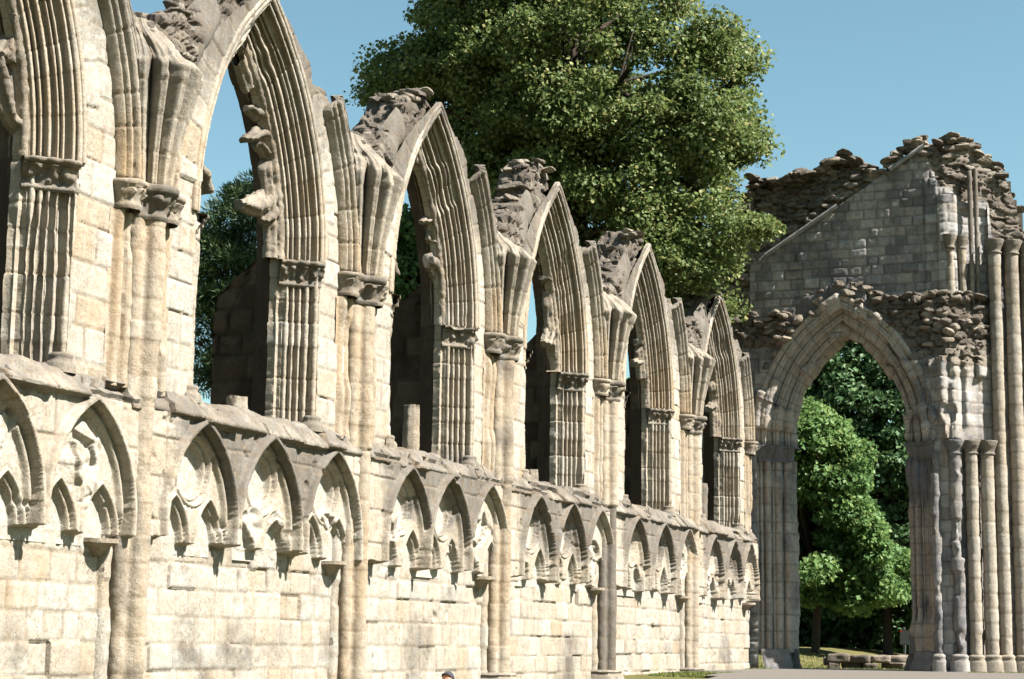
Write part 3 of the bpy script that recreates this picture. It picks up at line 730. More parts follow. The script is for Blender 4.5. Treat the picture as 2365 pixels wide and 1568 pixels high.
for b in range(1, 6):
    c, w, ys_ = CW[b], WW[b], YS[b]; R = (RISE ** 2 + w * w) / (2 * w)
    yy = np.arange(ys_ - .50, c + .12, .02 + .0006 * ys_)
    wr = c - ys_ - .57; Rr = (3.55 ** 2 + wr ** 2) / (2 * wr)
    a_ = np.abs(yy - c); zar = np.where(a_ < w, ZS + np.sqrt(np.maximum(.0, R * R - (a_ + R - w) ** 2)), ZS) + .12
    lo = np.maximum(np.where(a_ < w + .2, zar, 0), 6.0)
    peak = [0, .12, .12, .30, .22, .05][b]
    tp = np.interp(yy - c, [-3.1, -2.75, -2.2, -1.5, -1.1, -.8, -.45, -.1, .05, .12], [6.75, 6.95, 7.22, 7.5, 7.78, 8.1 + peak, 8.28 + peak, 8.30 + peak * .5, 8.25, 8.15])
    tp = tp + .18 * (fbm(np.stack([yy, yy * 0, yy * 0], -1), 2.2, 3, b) - .5)
    def xf(y, z, c=c, ys_=ys_, wr=2.15, Rr=3.70, w=w, R=R):
        base = .17 - .30 * np.clip((z - 6.6) / 1.6, 0, 1.3); base = -.30 + (base + .30) * float(sstep(ys_ - .48, ys_ - .16, y))
        ins = parch(np.full_like(z, y), z, c, ZS, wr, Rr)
        near = np.clip((y - ys_ - .25) / .9, 0, 1)
        base = base * (1 - near) + (.10 - .30 * np.clip((z - 6.4) / 1.8, 0, 1.2)) * near
        da = parch(np.full_like(z, y), z, c, ZS, w, R); bd = .13 + .48 * np.clip(1.15 - (z - 6.6) / 1.5, 0, 1)
        return np.where(np.where(z > 6.5, da < bd + .08, ins < .12), np.minimum(base, -.13), base)
    V, A = rubble('rubble_core', yy, lo, tp, xf, 800 + b)
    core = W('rubble_core', V, A, RUBBLE)
    lst = []
    for q in range(40):
        y = random.uniform(ys_ - .1, c + .02); t = float(np.interp(y, yy, tp)); s = random.uniform(.05, .125)
        lst.append(((random.uniform(-.75, -.12), y, t + random.uniform(-.04, .05)), (s * random.uniform(1, 1.5), s * random.uniform(1, 1.7), s * random.uniform(.5, .8))))
    for q in range(10):
        y = c - random.uniform(.25, .85); s = random.uniform(.07, .12)
        lst.append(((random.uniform(-.6, -.1), y, 8.2 + peak + random.uniform(-.15, .08)), (s * 1.3, s * 1.5, s * .6)))
    r0 = np.array(wall.location)
    rocks('loose_stones', [(tuple(np.array(p) - r0), s) for p, s in lst], RUBBLE, wall, .5)
# right-hand broken tops
for b in range(6):
    c, w, e = CW[b], WW[b], YS[b + 1]; R = (RISE ** 2 + w * w) / (2 * w)
    yy = np.arange(c + .06, e - .15, .035 + .0006 * e); a_ = yy - c
    zar = np.where(a_ < w, ZS + np.sqrt(np.maximum(.0, R * R - (a_ + R - w) ** 2)), ZS) + .12
    tp = top_right(a_) - .04 + .10 * (fbm(np.stack([yy, yy * 0, yy * 0], -1), 2.2, 3, 50 + b) - .5)
    lo = np.minimum(np.maximum(zar, 6.2), tp - .04)
    V, A = rubble('wall_core', yy, lo, tp, lambda y, z: np.full_like(z, -.10), 850 + b)
    W('rubble_core', V, A, RUBBLE)

# ---- tracery fragments clinging to the window reveals
def tracery(name, pts, wid, x0=-.47, dep=.17, seed=0, parent=None):
    """pts: (y, z, width factor) polyline; a moulded bar with a broken end"""
    p = np.array(pts, float); t = np.linspace(0, len(p) - 1, len(p) * 16); i = np.minimum(t.astype(int), len(p) - 2); f = (t - i)
    # Catmull-Rom
    pp = np.concatenate([2 * p[:1] - p[1:2], p, 2 * p[-1:] - p[-2:-1]])
    f = f[:, None]
    q = .5 * ((2 * pp[i + 1]) + (-pp[i] + pp[i + 2]) * f + (2 * pp[i] - 5 * pp[i + 1] + 4 * pp[i + 2] - pp[i + 3]) * f ** 2 + (-pp[i] + 3 * pp[i + 1] - 3 * pp[i + 2] + pp[i + 3]) * f ** 3)
    tg = np.gradient(q[:, :2], axis=0); tg /= np.linalg.norm(tg, axis=1, keepdims=True); nr = np.stack([-tg[:, 1], tg[:, 0]], 1)
    sec = np.array([(-1, -.9), (-1.05, -.2), (-.95, .1), (-.6, .15), (-.45, .5), (-.5, .85), (-.25, 1.15), (.0, 1.22), (.25, 1.15), (.5, .85), (.45, .5), (.6, .15), (.95, .1), (1.05, -.2), (1, -.9), (.4, -1.1), (-.4, -1.1)])
    V = np.zeros((len(q) + 2, len(sec), 3))
    for k in range(len(q)):
        V[k, :, 1] = q[k, 0] + nr[k, 0] * sec[:, 0] * wid * q[k, 2]; V[k, :, 2] = q[k, 1] + nr[k, 1] * sec[:, 0] * wid * q[k, 2]; V[k, :, 0] = x0 + sec[:, 1] * dep
    V[1:-1] = V[:-2].copy(); V[0] = V[1].mean(0); V[-1] = V[-2].mean(0)
    P = V.copy(); N = V - V.mean(1, keepdims=True); N /= np.maximum(np.linalg.norm(N, axis=-1, keepdims=True), 1e-6)
    V = V + N * (.07 * (fbm(P, 4.5, 3, seed) - .5) + .05 * (worley(P * 9, seed)[2] - .5) * .4 + .045 * (fbm(P, 12, 3, seed + 1) - .5))[..., None]
    return W(name, V, attr(V.shape[:2], .45, .22 + .4 * fbm(P, 2.5, 2, seed), .15 * (fbm(P, 6, 2, 4) < .4), .3), closed=True, parent=parent)

def on_wall(x, y, X):
    d = FWD + RGT * (x - 1182.5) / F_PX - UPV * (y - 784) / F_PX; t = (X - CAM_X) / d[0]
    return d[1] * t, d[2] * t
for b, segs in {
    0: [[(2, 125, .7), (35, 118, 1.2), (58, 135, 1.2), (54, 180, 1.3), (60, 250, 1.3), (78, 310, 1.0), (88, 345, .7)], [(0, 130, .7), (12, 200, .9), (28, 260, .8), (60, 312, .6)]],
    1: [[(642, 262, .9), (616, 268, 1.0), (594, 258, .8), (580, 250, .4)], [(664, 352, 1.0), (644, 325, 1.0), (614, 307, .9), (588, 316, .6), (574, 322, .3)],
        [(662, 345, 1.0), (668, 390, 1.1), (656, 430, 1.2), (628, 462, 1.4), (594, 474, 1.1), (564, 472, .5)], [(612, 512, .4), (632, 488, 1.3), (652, 462, 1.5), (664, 425, 1.1)],
        [(650, 500, .8), (664, 555, .7), (674, 600, .5)], [(644, 268, .8), (636, 232, .7), (618, 192, .6), (592, 166, .6)], [(664, 300, .6), (655, 285, .7), (640, 262, .7)], [(600, 330, .4), (616, 350, .6), (634, 372, .4)]],
    2: [[(985, 405, .6), (1005, 425, .8), (1020, 460, 1.0), (1022, 500, 1.1), (1008, 535, 1.4), (1002, 560, .9)], [(994, 602, .9), (1010, 612, 1.5), (1022, 650, 1.2), (1035, 700, .9), (1042, 740, .6)], [(982, 512, .3), (998, 505, .7), (1018, 480, .8)]],
    3: [[(1265, 600, .6), (1280, 630, .9), (1292, 680, 1.0), (1290, 720, 1.1), (1278, 760, 1.3), (1266, 795, .7)], [(1260, 640, .3), (1275, 655, .7), (1290, 662, .8)], [(1290, 770, .7), (1298, 810, .7), (1304, 850, .5)]],
    4: [[(1475, 790, .6), (1490, 800, .9), (1500, 830, .8)], [(1468, 838, .6), (1488, 838, 1.1), (1500, 870, 1.1), (1508, 920, .7)]],
    5: [[(1640, 830, .6), (1650, 870, .8), (1655, 910, .8)], [(1640, 945, .5), (1653, 940, 1.0), (1664, 970, .9), (1668, 1010, .5)]],
}.items():
    for k, sg in enumerate(segs): tracery('tracery_fragment', [(*on_wall(x, y, -.46), q) for x, y, q in sg], .115, -.50, .085, 20 * b + k, arches[b, 1])
# what is left of the window frames: a moulded strip hugging the inner order, broken in lengths
P_FR = np.array([(.34, -.36), (.40, -.365), (.42, -.39), (.425, -.42), (.45, -.425), (.47, -.40), (.50, -.395), (.525, -.42), (.53, -.45), (.555, -.46), (.575, -.49), (.575, -.53), (.55, -.57), (.50, -.60), (.36, -.60)])
for b in range(6):
    c, w = CW[b], WW[b]; R = (RISE ** 2 + w * w) / (2 * w)
    for side in (-1, 1):
        zz = [('a', t) for t in np.linspace(.0, .98, 170)]; V = place(P_FR, c, side, w, R, zz); n = normals(V) * side; P = V.copy()
        u = P_FR[:, 0]; inner = sstep(.36, .57, u)[None]
        cut = sstep(.42, .50, fbm(P.mean(1) * np.array([0, 1, 1]), 1.35, 3, 430 + 7 * b + side))[:, None]
        if side < 0: cut = np.maximum(cut, .6)
        inward = np.zeros_like(V); base_ = place(np.array([(.33, -.60)]), c, side, w, R, zz)
        V = V + (base_ - V) * (cut * inner * .92)[..., None] * np.array([.35, 1, 1])
        V = V + n * (.035 * (fbm(P, 5, 3, 9 + b) - .5) + .03 * (fbm(P, 14, 2, 5) - .5))[..., None]
        W('tracery_frame', V, attr(V.shape[:2], .4, .18 + .3 * fbm(P, 2, 2, 3), .2 * cut * inner, .35), parent=arches[b, side])
# stubs on the left reveals
for b in range(1, 6):
    c, w = CW[b], WW[b]
    tracery('tracery_fragment', [(c - w + .45, 5.78, 1.2), (c - w + .60, 5.74, 1.4), (c - w + .78, 5.62, 1.1), (c - w + .86, 5.46, .8)], .10, -.48, .14, 300 + b, arches[b, -1])
    tracery('tracery_fragment', [(c - w + .62, 6.62, .8), (c - w + .82, 6.58, .7)], .06, -.48, .12, 330 + b, arches[b, -1])

# ---- buttresses on the outer side, stepping out behind each pier
for k, (xo, zt) in enumerate([(-1.75, 5.0), (-2.2, 4.85), (-1.95, 4.75), (-1.95, 5.3), (-1.75, 5.35), (-1.75, 5.3)]):
    y0, y1 = YS[k] - .55, YS[k] + .55
    loop = [(-1.15, -1.0), (xo, -1.0), (xo, zt), (xo + .2, zt + .14), (-1.3, zt + .45), (-1.15, zt + .6)]
    zz = np.arange(-1.0, zt + .6, .06); xx = np.linspace(0, 1, 30)
    V = np.zeros((len(zz), len(xx), 3))
    for i, z in enumerate(zz):
        xe = xo if z < zt else xo + (z - zt) / .6 * (-1.15 - xo)
        V[i, :, 0] = xe + (-.78 - xe) * xx; V[i, :, 1] = y0; V[i, :, 2] = z
    P = V.copy(); dj, r1, r2, r3 = ashlar(V[..., 0].copy(), V[..., 2].copy(), 900 + k, (.28, .38), (.35, .7))
    V[..., 1] += stone_noise(P, .03, k) + .05 * (r1 - .5) + .03 * np.exp(-(dj / .025) ** 2)
    jj = np.exp(-(dj / .02) ** 2)
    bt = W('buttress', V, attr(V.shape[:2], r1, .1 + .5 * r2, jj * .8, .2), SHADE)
    V2 = np.zeros((len(zz), 12, 3))
    for i, z in enumerate(zz):
        xe = xo if z < zt else xo + (z - zt) / .6 * (-1.15 - xo)
        V2[i, :, 0] = xe; V2[i, :, 1] = np.linspace(y0, y1, 12); V2[i, :, 2] = z
    P = V2.copy(); V2[..., 0] += stone_noise(P, .04, k)
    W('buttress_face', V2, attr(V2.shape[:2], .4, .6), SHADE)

# ================================================================== THE CROSS WALL WITH THE GREAT ARCH
cross = thing('ruined_transept_wall', 'tall shaded stone wall with one great pointed archway and broken gable', 'wall', (2.5, 45, -0.5))
YA, YG = 44.62, 45.10
AC, AWI, AZS, ARI = 2.27, 1.45, 5.20, 3.055
def C(name, V, att, mat=DARKSTONE, mask=None, closed=False, parent=None):
    return surf(name, V - np.array(cross.location), att, mat, parent or cross, mask, closed)
def diag(X):      # the pier turns away on the nave side
    return np.maximum(0, X - 4.78) * .80

# lower layer around the arch
xs = np.arange(-1.6, 7.6, .03); zs = np.arange(-1.2, 8.95, .032); X, Z = np.meshgrid(xs, zs, indexing='ij')
wo, ro = AWI + .72, ARI + .72
d = parch(X, Z, AC, AZS, wo, ro)
P = np.stack([X, np.full_like(X, 44.), Z], -1)
top = np.interp(X, [-.2, .0, .5, .9, 1.3, 1.8, 2.4, 2.9, 3.3, 4.0, 5.0, 5.8, 6.1, 7.6], [8.3, 8.2, 8.0, 8.25, 8.65, 8.92, 8.95, 8.8, 8.62, 8.6, 8.55, 8.35, 8.3, 8.2]) + .12 * (fbm(P * np.array([1, 1, 0]), 2.5, 2, 4) - .5)
dj, r1, r2, r3 = ashlar(X, Z, 1000, (.27, .36), (.3, .7)); groove = np.exp(-(dj / .018) ** 2)
f1, f2, cid = worley((P + .08 * (fbm(P, 3, 2)[..., None] - .5)) / np.array([.32, .32, .15]), 31); edge = np.clip((f2 - f1) * 2.6, 0, 1)
rub = np.maximum(sstep(7.0, 7.6, Z + .8 * (fbm(P, 1.2, 2, 3) - .5) + .35 * np.clip(X - 3.6, 0, 1.2)) * (X > 2.9) * (X < 5.9), sstep(7.2, 7.7, Z + .6 * (fbm(P, 1.2, 2, 3) - .5)) * (X < .9))
sprg = (X > 4.35) & (X < 5.75) & (Z > 4.98) & (Z < 6.9 + .5 * (fbm(P, 1.5, 2, 44) - .5) + .35 * (X - 4.4)); spw = .20 * (.35 + .65 * np.abs(np.cos(PI * (X - 4.4) / .29))) * (1 - .85 * sstep(.46, .52, fbm(P * np.array([1, 1, .6]), 1.6, 3, 45))) * sprg
hgt = spw + (1 - rub) * ((r1 - .5) * .03 + .02 * -groove) + rub * (.09 * np.clip(edge * 2, 0, 1) ** .4 + .13 * (cid - .5) + .10 * (vn(P * 4.5 + cid[..., None] * 37, 3) - .5) - .03) + stone_noise(P, .03, 8)
Yv = YA + diag(X) - hgt + .22 * sstep(8.2, 8.8, Z) * rub
keep = (d > .0) & (Z < top) 
g = .25 + .55 * sstep(6.5, 8.0, Z) + .3 * (fbm(P, .8, 3, 7) - .4) + .2 * (r2 - .5)
A = attr(X.shape, np.where(rub > .5, cid, .3 + .6 * r1), g, np.maximum(groove * .7 * (1 - rub), rub * (1 - sstep(.02, .2, edge)) * .6), .35 * (r3 < .3) * (1 - rub) + .25 * (X > 3.6) * (Z < 7))
V = np.stack([X, Yv, Z], -1)
kk = keep[:-1, :-1] & keep[1:, 1:]
isr = (rub > .5)[:-1, :-1]
C('ashlar_face', V, A, mask=kk & ~isr); C('rubble_face', V, A, RUBBLE, mask=kk & isr)
# shelf top of the lower layer back to the gable
zt = np.interp(xs, [-.2, .0, .5, .9, 1.3, 1.8, 2.4, 2.9, 3.3, 4.0, 5.0, 5.8, 6.1, 7.6], [8.3, 8.2, 8.0, 8.25, 8.65, 8.92, 8.95, 8.8, 8.62, 8.6, 8.55, 8.35, 8.3, 8.2]) - .05
m = xs < 6.0; q = np.linspace(0, 1, 8); V = np.zeros((m.sum(), 8, 3)); V[..., 0] = xs[m][:, None]; V[..., 1] = YA + .05 + diag(xs[m])[:, None] + q * .6; V[..., 2] = zt[m][:, None] + .1 * q
V[..., 2] += .12 * (worley(V * 3.5, 5)[2] - .5); C('ledge_top', V, attr(V.shape[:2], .5, .6), RUBBLE)

# voussoirs standing proud round the arch and loose stones on the ledge
lst = []
for k in range(26):
    a = math.radians(28 + k * 5.0)
    side = 1 if a < PI / 2 else -1
    th = a if side > 0 else PI - a
    te = math.acos((ro - wo) / ro); t = min(th, te)
    if t > te - .02: continue
    r = ro + random.uniform(.03, .18)
    lst.append(((AC + side * (-(ro - wo) + r * math.cos(t)), YA - .02 + random.uniform(-.05, .12), AZS + r * math.sin(t)), (.13, .15, .13)))
for k in range(14):
    x = random.uniform(1.3, 3.2); z = 8.98 - abs(x - 2.3) ** 1.5 * .35 + random.uniform(-.16, .02)
    lst.append(((x, YA + random.uniform(-.05, .25), z), (.13, .14, .10)))
for k in range(46):
    x = random.uniform(3.0, 5.7); lst.append(((x, YA + diag(x) + random.uniform(-.1, .3), 8.5 + random.uniform(-.12, .1)), (random.uniform(.1, .22), .15, random.uniform(.06, .11))))
for k in range(40):
    x = random.uniform(4.3, 5.8); lst.append(((x, YA + diag(x) - .04, random.uniform(7.2, 8.5)), (random.uniform(.1, .2), .13, random.uniform(.06, .12))))
for k in range(24):
    x = random.uniform(-.1, .9); lst.append(((x, YA + random.uniform(-.1, .15), 8.1 + random.uniform(-.5, .2)), (random.uniform(.1, .2), .15, random.uniform(.06, .11))))
rc = np.array(cross.location)
rocks('broken_voussoirs', [(tuple(np.array(p) - rc), s) for p, s in lst], RUBBLE, cross, .5)

# arch orders (above the capitals) and jambs with big shafts
def place_x(prof, side, zz):
    V = np.zeros((len(zz), len(prof), 3)); u, v = prof[:, 0], prof[:, 1]
    for i, (k, q) in enumerate(zz):
        if k == 'j': V[i, :, 0] = AC + side * (wo - u); V[i, :, 2] = q
        else:
            r = ro - u; te = np.arccos(np.clip((ro - wo) / r, -1, 1)); th = q * te
            V[i, :, 0] = AC + side * (-(ro - wo) + r * np.cos(th)); V[i, :, 2] = AZS + r * np.sin(th)
        V[i, :, 1] = YA - v
    return V
def dens(p, n):
    p = np.array(p, float); L = np.concatenate([[0], np.cumsum(np.linalg.norm(np.diff(p, axis=0), axis=1))]); t = np.linspace(0, L[-1], n)
    return np.stack([np.interp(t, L, p[:, 0]), np.interp(t, L, p[:, 1])], 1)
pts = [(-.06, -.05), (-.05, .05), (.02, .06)]
for i_ in range(3):
    u0, v0 = .04 + .32 * i_, .02 - .27 * i_
    pts += [(u0, v0), (u0 + .05, v0 + .0), (u0 + .07, v0 - .05), (u0 + .10, v0 - .05), (u0 + .12, v0 + .005), (u0 + .17, v0 + .01)]
    for q_ in range(7):
        a_ = PI * .75 - q_ * PI * 1.25 / 6; pts.append((u0 + .235 + .06 * math.cos(a_), v0 - .05 + .06 * math.sin(a_)))
    pts += [(u0 + .21, v0 - .14), (u0 + .22, v0 - .19), (u0 + .30, v0 - .20), (u0 + .305, v0 - .25)]
pts += [(1.0, -.82), (1.0, -1.45), (.9, -1.6), (.4, -1.62)]
PA = dens(pts, 170)
PA[:, 0] = np.where(PA[:, 0] > 0, PA[:, 0] * .72, PA[:, 0]); PA[:, 1] = np.where(PA[:, 1] < -.8, -.8 + (PA[:, 1] + .8) * .6, PA[:, 1])
def jamb_prof(cs):
    t = np.linspace(-.08, 1.02, 84); line = np.stack([t, -.72 * t], 1); dirn = np.array([.584, .811])
    b = np.full(len(t), -.10)
    for cc, r in cs: b = np.maximum(b, -.10 + roll(t, cc, r, 1.0) * 1.75)
    p = line + dirn * b[:, None]
    p = np.concatenate([[(-.1, -.15)], p, [(1.0, -.85), (1.0, -1.2), (.9, -1.28), (.4, -1.3)]]); p[:, 0] = np.where(p[:, 0] > 0, p[:, 0] * .72, p[:, 0]); return p
PJL = jamb_prof([(.12, .05), (.30, .10), (.46, .05), (.60, .12), (.86, .14)])
PJR = jamb_prof([(.05, .06), (.18, .05), (.28, .035), (.36, .035), (.45, .03), (.53, .04), (.68, .11), (.90, .11)])
for side, PJ in ((-1, PJL), (1, PJR)):
    zz = [('j', q) for q in np.linspace(4.95, AZS, 10)[:-1]] + [('a', t) for t in np.linspace(0, 1, 100)]
    V = place_x(PA, side, zz); n = normals(V) * -side; jt, bt = courses(len(zz), 1100 + side, 8); P = V.copy()
    V = V + n * (stone_noise(P, .055, 9) - .012 * jt[:, None] + .03 * (bt[:, None] - .5) - .08 * sstep(.54, .60, fbm(P, 1.6, 3, 12)))[..., None]
    soot = .15 + .45 * sstep(5.2, 4.9, P[..., 2]) + .5 * sstep(.5, .7, fbm(P, .9, 3, 14)) * (.6 if side < 0 else 1.0) * sstep(7.4, 5.5, P[..., 2])
    C('arch_order', V, attr(V.shape[:2], .55 + .5 * (bt[:, None] - .3), soot, .6 * jt[:, None], .5), DARKSTONE)
    zl = np.arange(-.12, 4.66, .04); V = place_x(PJ, side, [('j', q) for q in zl]); n = normals(V) * -side; P = V.copy()
    jt, bt = courses(len(zl), 1200 + side, 10)
    er = sstep(.5, .66, fbm(P, 1.0, 3, 15 + side)) * (1.0 if side > 0 else .45)
    V = V + n * (stone_noise(P, .04, 19) - .016 * jt[:, None] - .07 * er * (PJ[:, 0][None] < .95))[..., None]
    soot = .2 + .5 * sstep(3.6, 4.7, P[..., 2]) + .55 * sstep(.48, .66, fbm(P * np.array([1, 1, .6]), 1.3, 3, 25)) * (PJ[:, 0][None] > .02)
    if side < 0: soot = soot * .45
    aj_ = C('arch_jamb', V, attr(V.shape[:2], .55 + .6 * (bt[:, None] - .4), soot, .6 * jt[:, None], .45 + (.2 if side > 0 else 0)), DARKSTONE)
    # capitals
    zc = np.array([4.56, 4.59, 4.61, 4.64, 4.68, 4.74, 4.80, 4.86, 4.88, 4.93, 4.97, 4.98]); of = np.array([.0, .05, .05, .02, .03, .05, .08, .12, .11, .16, .16, -.05])
    V = np.zeros((len(zc), len(PJ), 3)); sm = np.stack([np.convolve(np.pad(PJ[:, k], 5, 'edge'), np.ones(11) / 11, 'valid') for k in (0, 1)], 1)
    m = (np.arange(len(PJ)) < len(PJ) - 3)
    for i in range(len(zc)):
        pr = sm + np.where(m[:, None], np.array([.584, .811]) * of[i], 0); pr[:1] = PJ[:1]
        V[i] = place_x(pr, side, [('j', zc[i])])[0]
    P = V.copy(); V += (.13 * (fbm(P, 6, 3, 33)[..., None] - .5)) * m[None, :, None]
    C('capital', V, attr(V.shape[:2], .4, .75, .3 * (fbm(P, 6, 3, 33) < .4), .2), DARKSTONE, parent=aj_)
    # stepped base
    zb = np.array([-1.2, -.56, -.53, -.40, -.36, -.30, -.22, -.14, -.08, -.04, -.03]); ob = np.array([.30, .30, .29, .27, .22, .21, .17, .12, .11, .06, -.15])
    V = np.zeros((len(zb), len(PJ), 3)); sm = np.stack([np.convolve(np.pad(PJ[:, k], 24, 'edge'), np.ones(49) / 49, 'valid') for k in (0, 1)], 1); sm[-4:] = PJ[-4:]
    for i in range(len(zb)):
        pr = sm + np.where(m[:, None], np.array([.584, .811]) * (ob[i] + .06), 0)
        V[i] = place_x(pr, side, [('j', zb[i])])[0]
        V[i, :, 0] -= side * 0
    V += .035 * (fbm(V, 4, 3, 5)[..., None] - .5)
    C('pier_base', V, attr(V.shape[:2], .4, .5, 0, .25), DARKSTONE, parent=aj_)

# pier on the nave side: tall attached shafts, some with ragged broken stone between
def column(name, x, y, r, z0, z1, seed, cap=None, base=True, ragged=0.0, weather=.25, mat=STONE, tilt=0):
    th = np.linspace(0, 2 * PI, 26, endpoint=False); zz = np.arange(z0, z1, .05); jt, bt = courses(len(zz), seed, 9); ln = ((bt * 7.77) % 1 < .42)[:, None] * np.clip(.4 + np.cos(th - 6.28 * ((bt * 3.33) % 1)[:, None]), 0, 1)
    V = np.zeros((len(zz), len(th), 3)); P = np.stack([x + r * np.cos(th)[None] + 0 * zz[:, None], y + r * np.sin(th)[None] + 0 * zz[:, None], zz[:, None] + 0 * th], -1)
    rr = r * (1 + .03 * (bt[:, None] - .5)) + stone_noise(P, .022, seed) - .005 * jt[:, None] - ragged * (r * .62 * ln + r * .3 * sstep(.55, .58, fbm(P, 3.5, 2, seed + 2)))
    V[..., 0] = x + rr * np.cos(th); V[..., 1] = y + rr * np.sin(th); V[..., 2] = zz[:, None]
    grey = weather + .55 * (fbm(P, .9, 3, seed) - .42) + .12 * sstep(3, 9, P[..., 2])
    sh_ = C(name, V, attr(V.shape[:2], .35 + .5 * bt[:, None], grey, .6 * jt[:, None], .35 * fbm(P, .8, 2, 3) + .15 * ragged), mat, closed=True)
    if cap:
        zc = cap + np.array([-.02, .0, .03, .05, .08, .14, .20, .24, .26, .31, .34, .345]); sc = np.array([1.0, 1.18, 1.2, 1.05, 1.08, 1.2, 1.4, 1.5, 1.5, 1.65, 1.62, .2])
        V = np.zeros((len(zc), len(th), 3)); V[..., 0] = x + r * sc[:, None] * np.cos(th); V[..., 1] = y + r * sc[:, None] * np.sin(th); V[..., 2] = zc[:, None]
        V += .05 * (fbm(V, 7, 3, seed)[..., None] - .5)
        C('capital', V, attr(V.shape[:2], .4, .5, 0, .2), mat, closed=True, parent=sh_)
    if base:
        zc = np.array([-1.2, -.50, -.46, -.30, -.26, -.22, -.18, -.15, -.12, -.10]); sc = np.array([1.6, 1.6, 1.5, 1.45, 1.35, 1.2, 1.3, 1.3, 1.12, .8])
        V = np.zeros((len(zc), len(th), 3)); sq = 1 / np.maximum(np.abs(np.cos(th)), np.abs(np.sin(th))) ** .5
        V[..., 0] = x + r * sc[:, None] * np.cos(th) * sq; V[..., 1] = y + r * sc[:, None] * np.sin(th) * sq; V[..., 2] = zc[:, None]
        V += .04 * (fbm(V, 5, 3, seed)[..., None] - .5)
        C('shaft_base', V, attr(V.shape[:2], .4, .35, 0, .2), mat, closed=True, parent=sh_)
def onY(px, Y): return at(px, 1300, Y)[0]
column('pier_shaft', onY(2165, 44.62), 44.58, .12, -.12, 4.7, 41, None, True, .75, .45, DARKSTONE)
column('pier_shaft', onY(2212, 44.66), 44.66, .16, -.12, 4.7, 42, 4.62, True, .8, .35, DARKSTONE)
column('pier_shaft', onY(2250, 44.80), 44.80, .155, -.12, 4.7, 43, 4.62, True, .12, .12)
column('pier_shaft', onY(2286, 44.98), 44.98, .165, -.12, 4.7, 44, 4.62, True, .05, .10)
column('pier_shaft', onY(2318, 45.35), 45.35, .15, -.12, 9.75, 45, 9.62, True, .08, .06)
column('pier_shaft', onY(2358, 45.62), 45.62, .17, -.12, 9.75, 46, 9.62, True, .05, .10)
column('pier_shaft', onY(2395, 46.0), 46.0, .17, -.12, 9.75, 47, 9.62, True, .05, .3)
# thin shafts running up the pier
for k, (px, Y, z0, z1) in enumerate([(2272, 45.28, 4.9, 11.8), (2286, 45.36, 4.9, 11.85)]):
    column('thin_shaft', onY(px, Y) - .08, Y, .06, z0, z1, 60 + k, None, False, .1, .35)
# short shaft and niche above the ledge
column('thin_shaft', onY(2224, 45.1) - .10, 45.0, .11, 8.5, 10.0, 63, 9.75, False, .4, .05)
column('thin_shaft', onY(2252, 45.25) - .10, 45.22, .10, 8.5, 10.0, 64, 9.75, False, .3, .05)

# upper wall (gable): ashlar under the old roof line, rubble above it
xs = np.arange(-3.6, 7.4, .032); zs = np.arange(7.7, 13.0, .03); X, Z = np.meshgrid(xs, zs, indexing='ij'); P = np.stack([X, X * 0 + 46, Z], -1)
topx = [-3.6, -2.2, -.9, -.5, -.1, .4, .8, 1.2, 1.7, 2.0, 2.35, 2.7, 3.0, 3.25, 3.6, 4.0, 4.4, 4.75, 5.0, 5.3, 5.45, 5.62, 5.85, 6.1, 6.2, 6.36, 6.45, 6.6, 6.85, 7.4]
topz = [8.6, 9.0, 9.75, 11.2, 12.0, 12.02, 11.98, 12.12, 12.1, 12.35, 12.42, 12.2, 11.95, 11.82, 12.1, 12.28, 12.42, 12.6, 12.66, 12.58, 12.5, 12.2, 12.02, 11.85, 11.45, 10.95, 10.45, 10.15, 10.05, 10.0]
top = np.interp(X, topx, topz) + .10 * (fbm(P * np.array([1, 1, .3]), 3, 2, 8) - .5)
rl = 9.70 + .622 * X                           # roof crease
roof_on = (X > -.2) & (X < 4.3)
rub = np.where(roof_on, sstep(.02, .16, Z - rl - .25 * (fbm(P, 1.6, 2, 2) - .5) - .9 * sstep(2.1, 2.6, X) * sstep(3.7, 3.2, X) * 0), 1.0)
rub = np.where((X >= 2.15) & (X < 4.3) & (Z - rl < .05), 0, rub)
rub = np.where(X < -.2, 1, rub)
rub = np.where(X >= 4.3, sstep(.0, .2, Z - np.interp(X, [4.3, 4.7, 5.0, 5.1, 5.75, 5.8, 6.1, 7.4], [12.2, 11.2, 11.15, 10.85, 10.85, 10.0, 9.9, 9.8]) + .3 * (fbm(P, 2, 2, 6) - .5)), rub)
dj, r1, r2, r3 = ashlar(X, Z, 1300, (.20, .27), (.20, .5)); groove = np.exp(-(dj / .02) ** 2)
f1, f2, cid = worley((P + .08 * (fbm(P, 3, 2)[..., None] - .5)) / np.array([.34, .34, .125]), 37); edge = np.clip((f2 - f1) * 2.6, 0, 1)
hgt = (1 - rub) * ((r1 - .5) * .03 - .022 * groove) + rub * (.08 * np.clip(edge * 2, 0, 1) ** .4 + .17 * (cid - .5) + .10 * (vn(P * 4.5 + cid[..., None] * 37, 4) - .5) - .14) + stone_noise(P, .025, 18)
hgt += .16 * ((X > 4.62) & (X < 5.05) & (Z < 11.15)) + .05 * ((X > 4.3) & (X <= 4.62) & (Z < 11.6)) - .12 * ((X > 5.12) & (X < 5.72) & (Z < 10.8))
Yv = YG + diag(X) * .75 - hgt + np.where(rub > .3, .38 * sstep(0, 1.6, np.where(roof_on, Z - rl, 0)), 0)
V = np.stack([X, Yv, Z], -1); keep = Z < top; kk = keep[:-1, :-1]
g = .42 + .7 * (fbm(P, .8, 4, 7) - .48) + .30 * (r2 - .5) - .25 * ((X > 5.12) & (X < 5.75) & (Z < 10.8)) - .08 * sstep(4.4, 4.8, X) * (1 - rub)
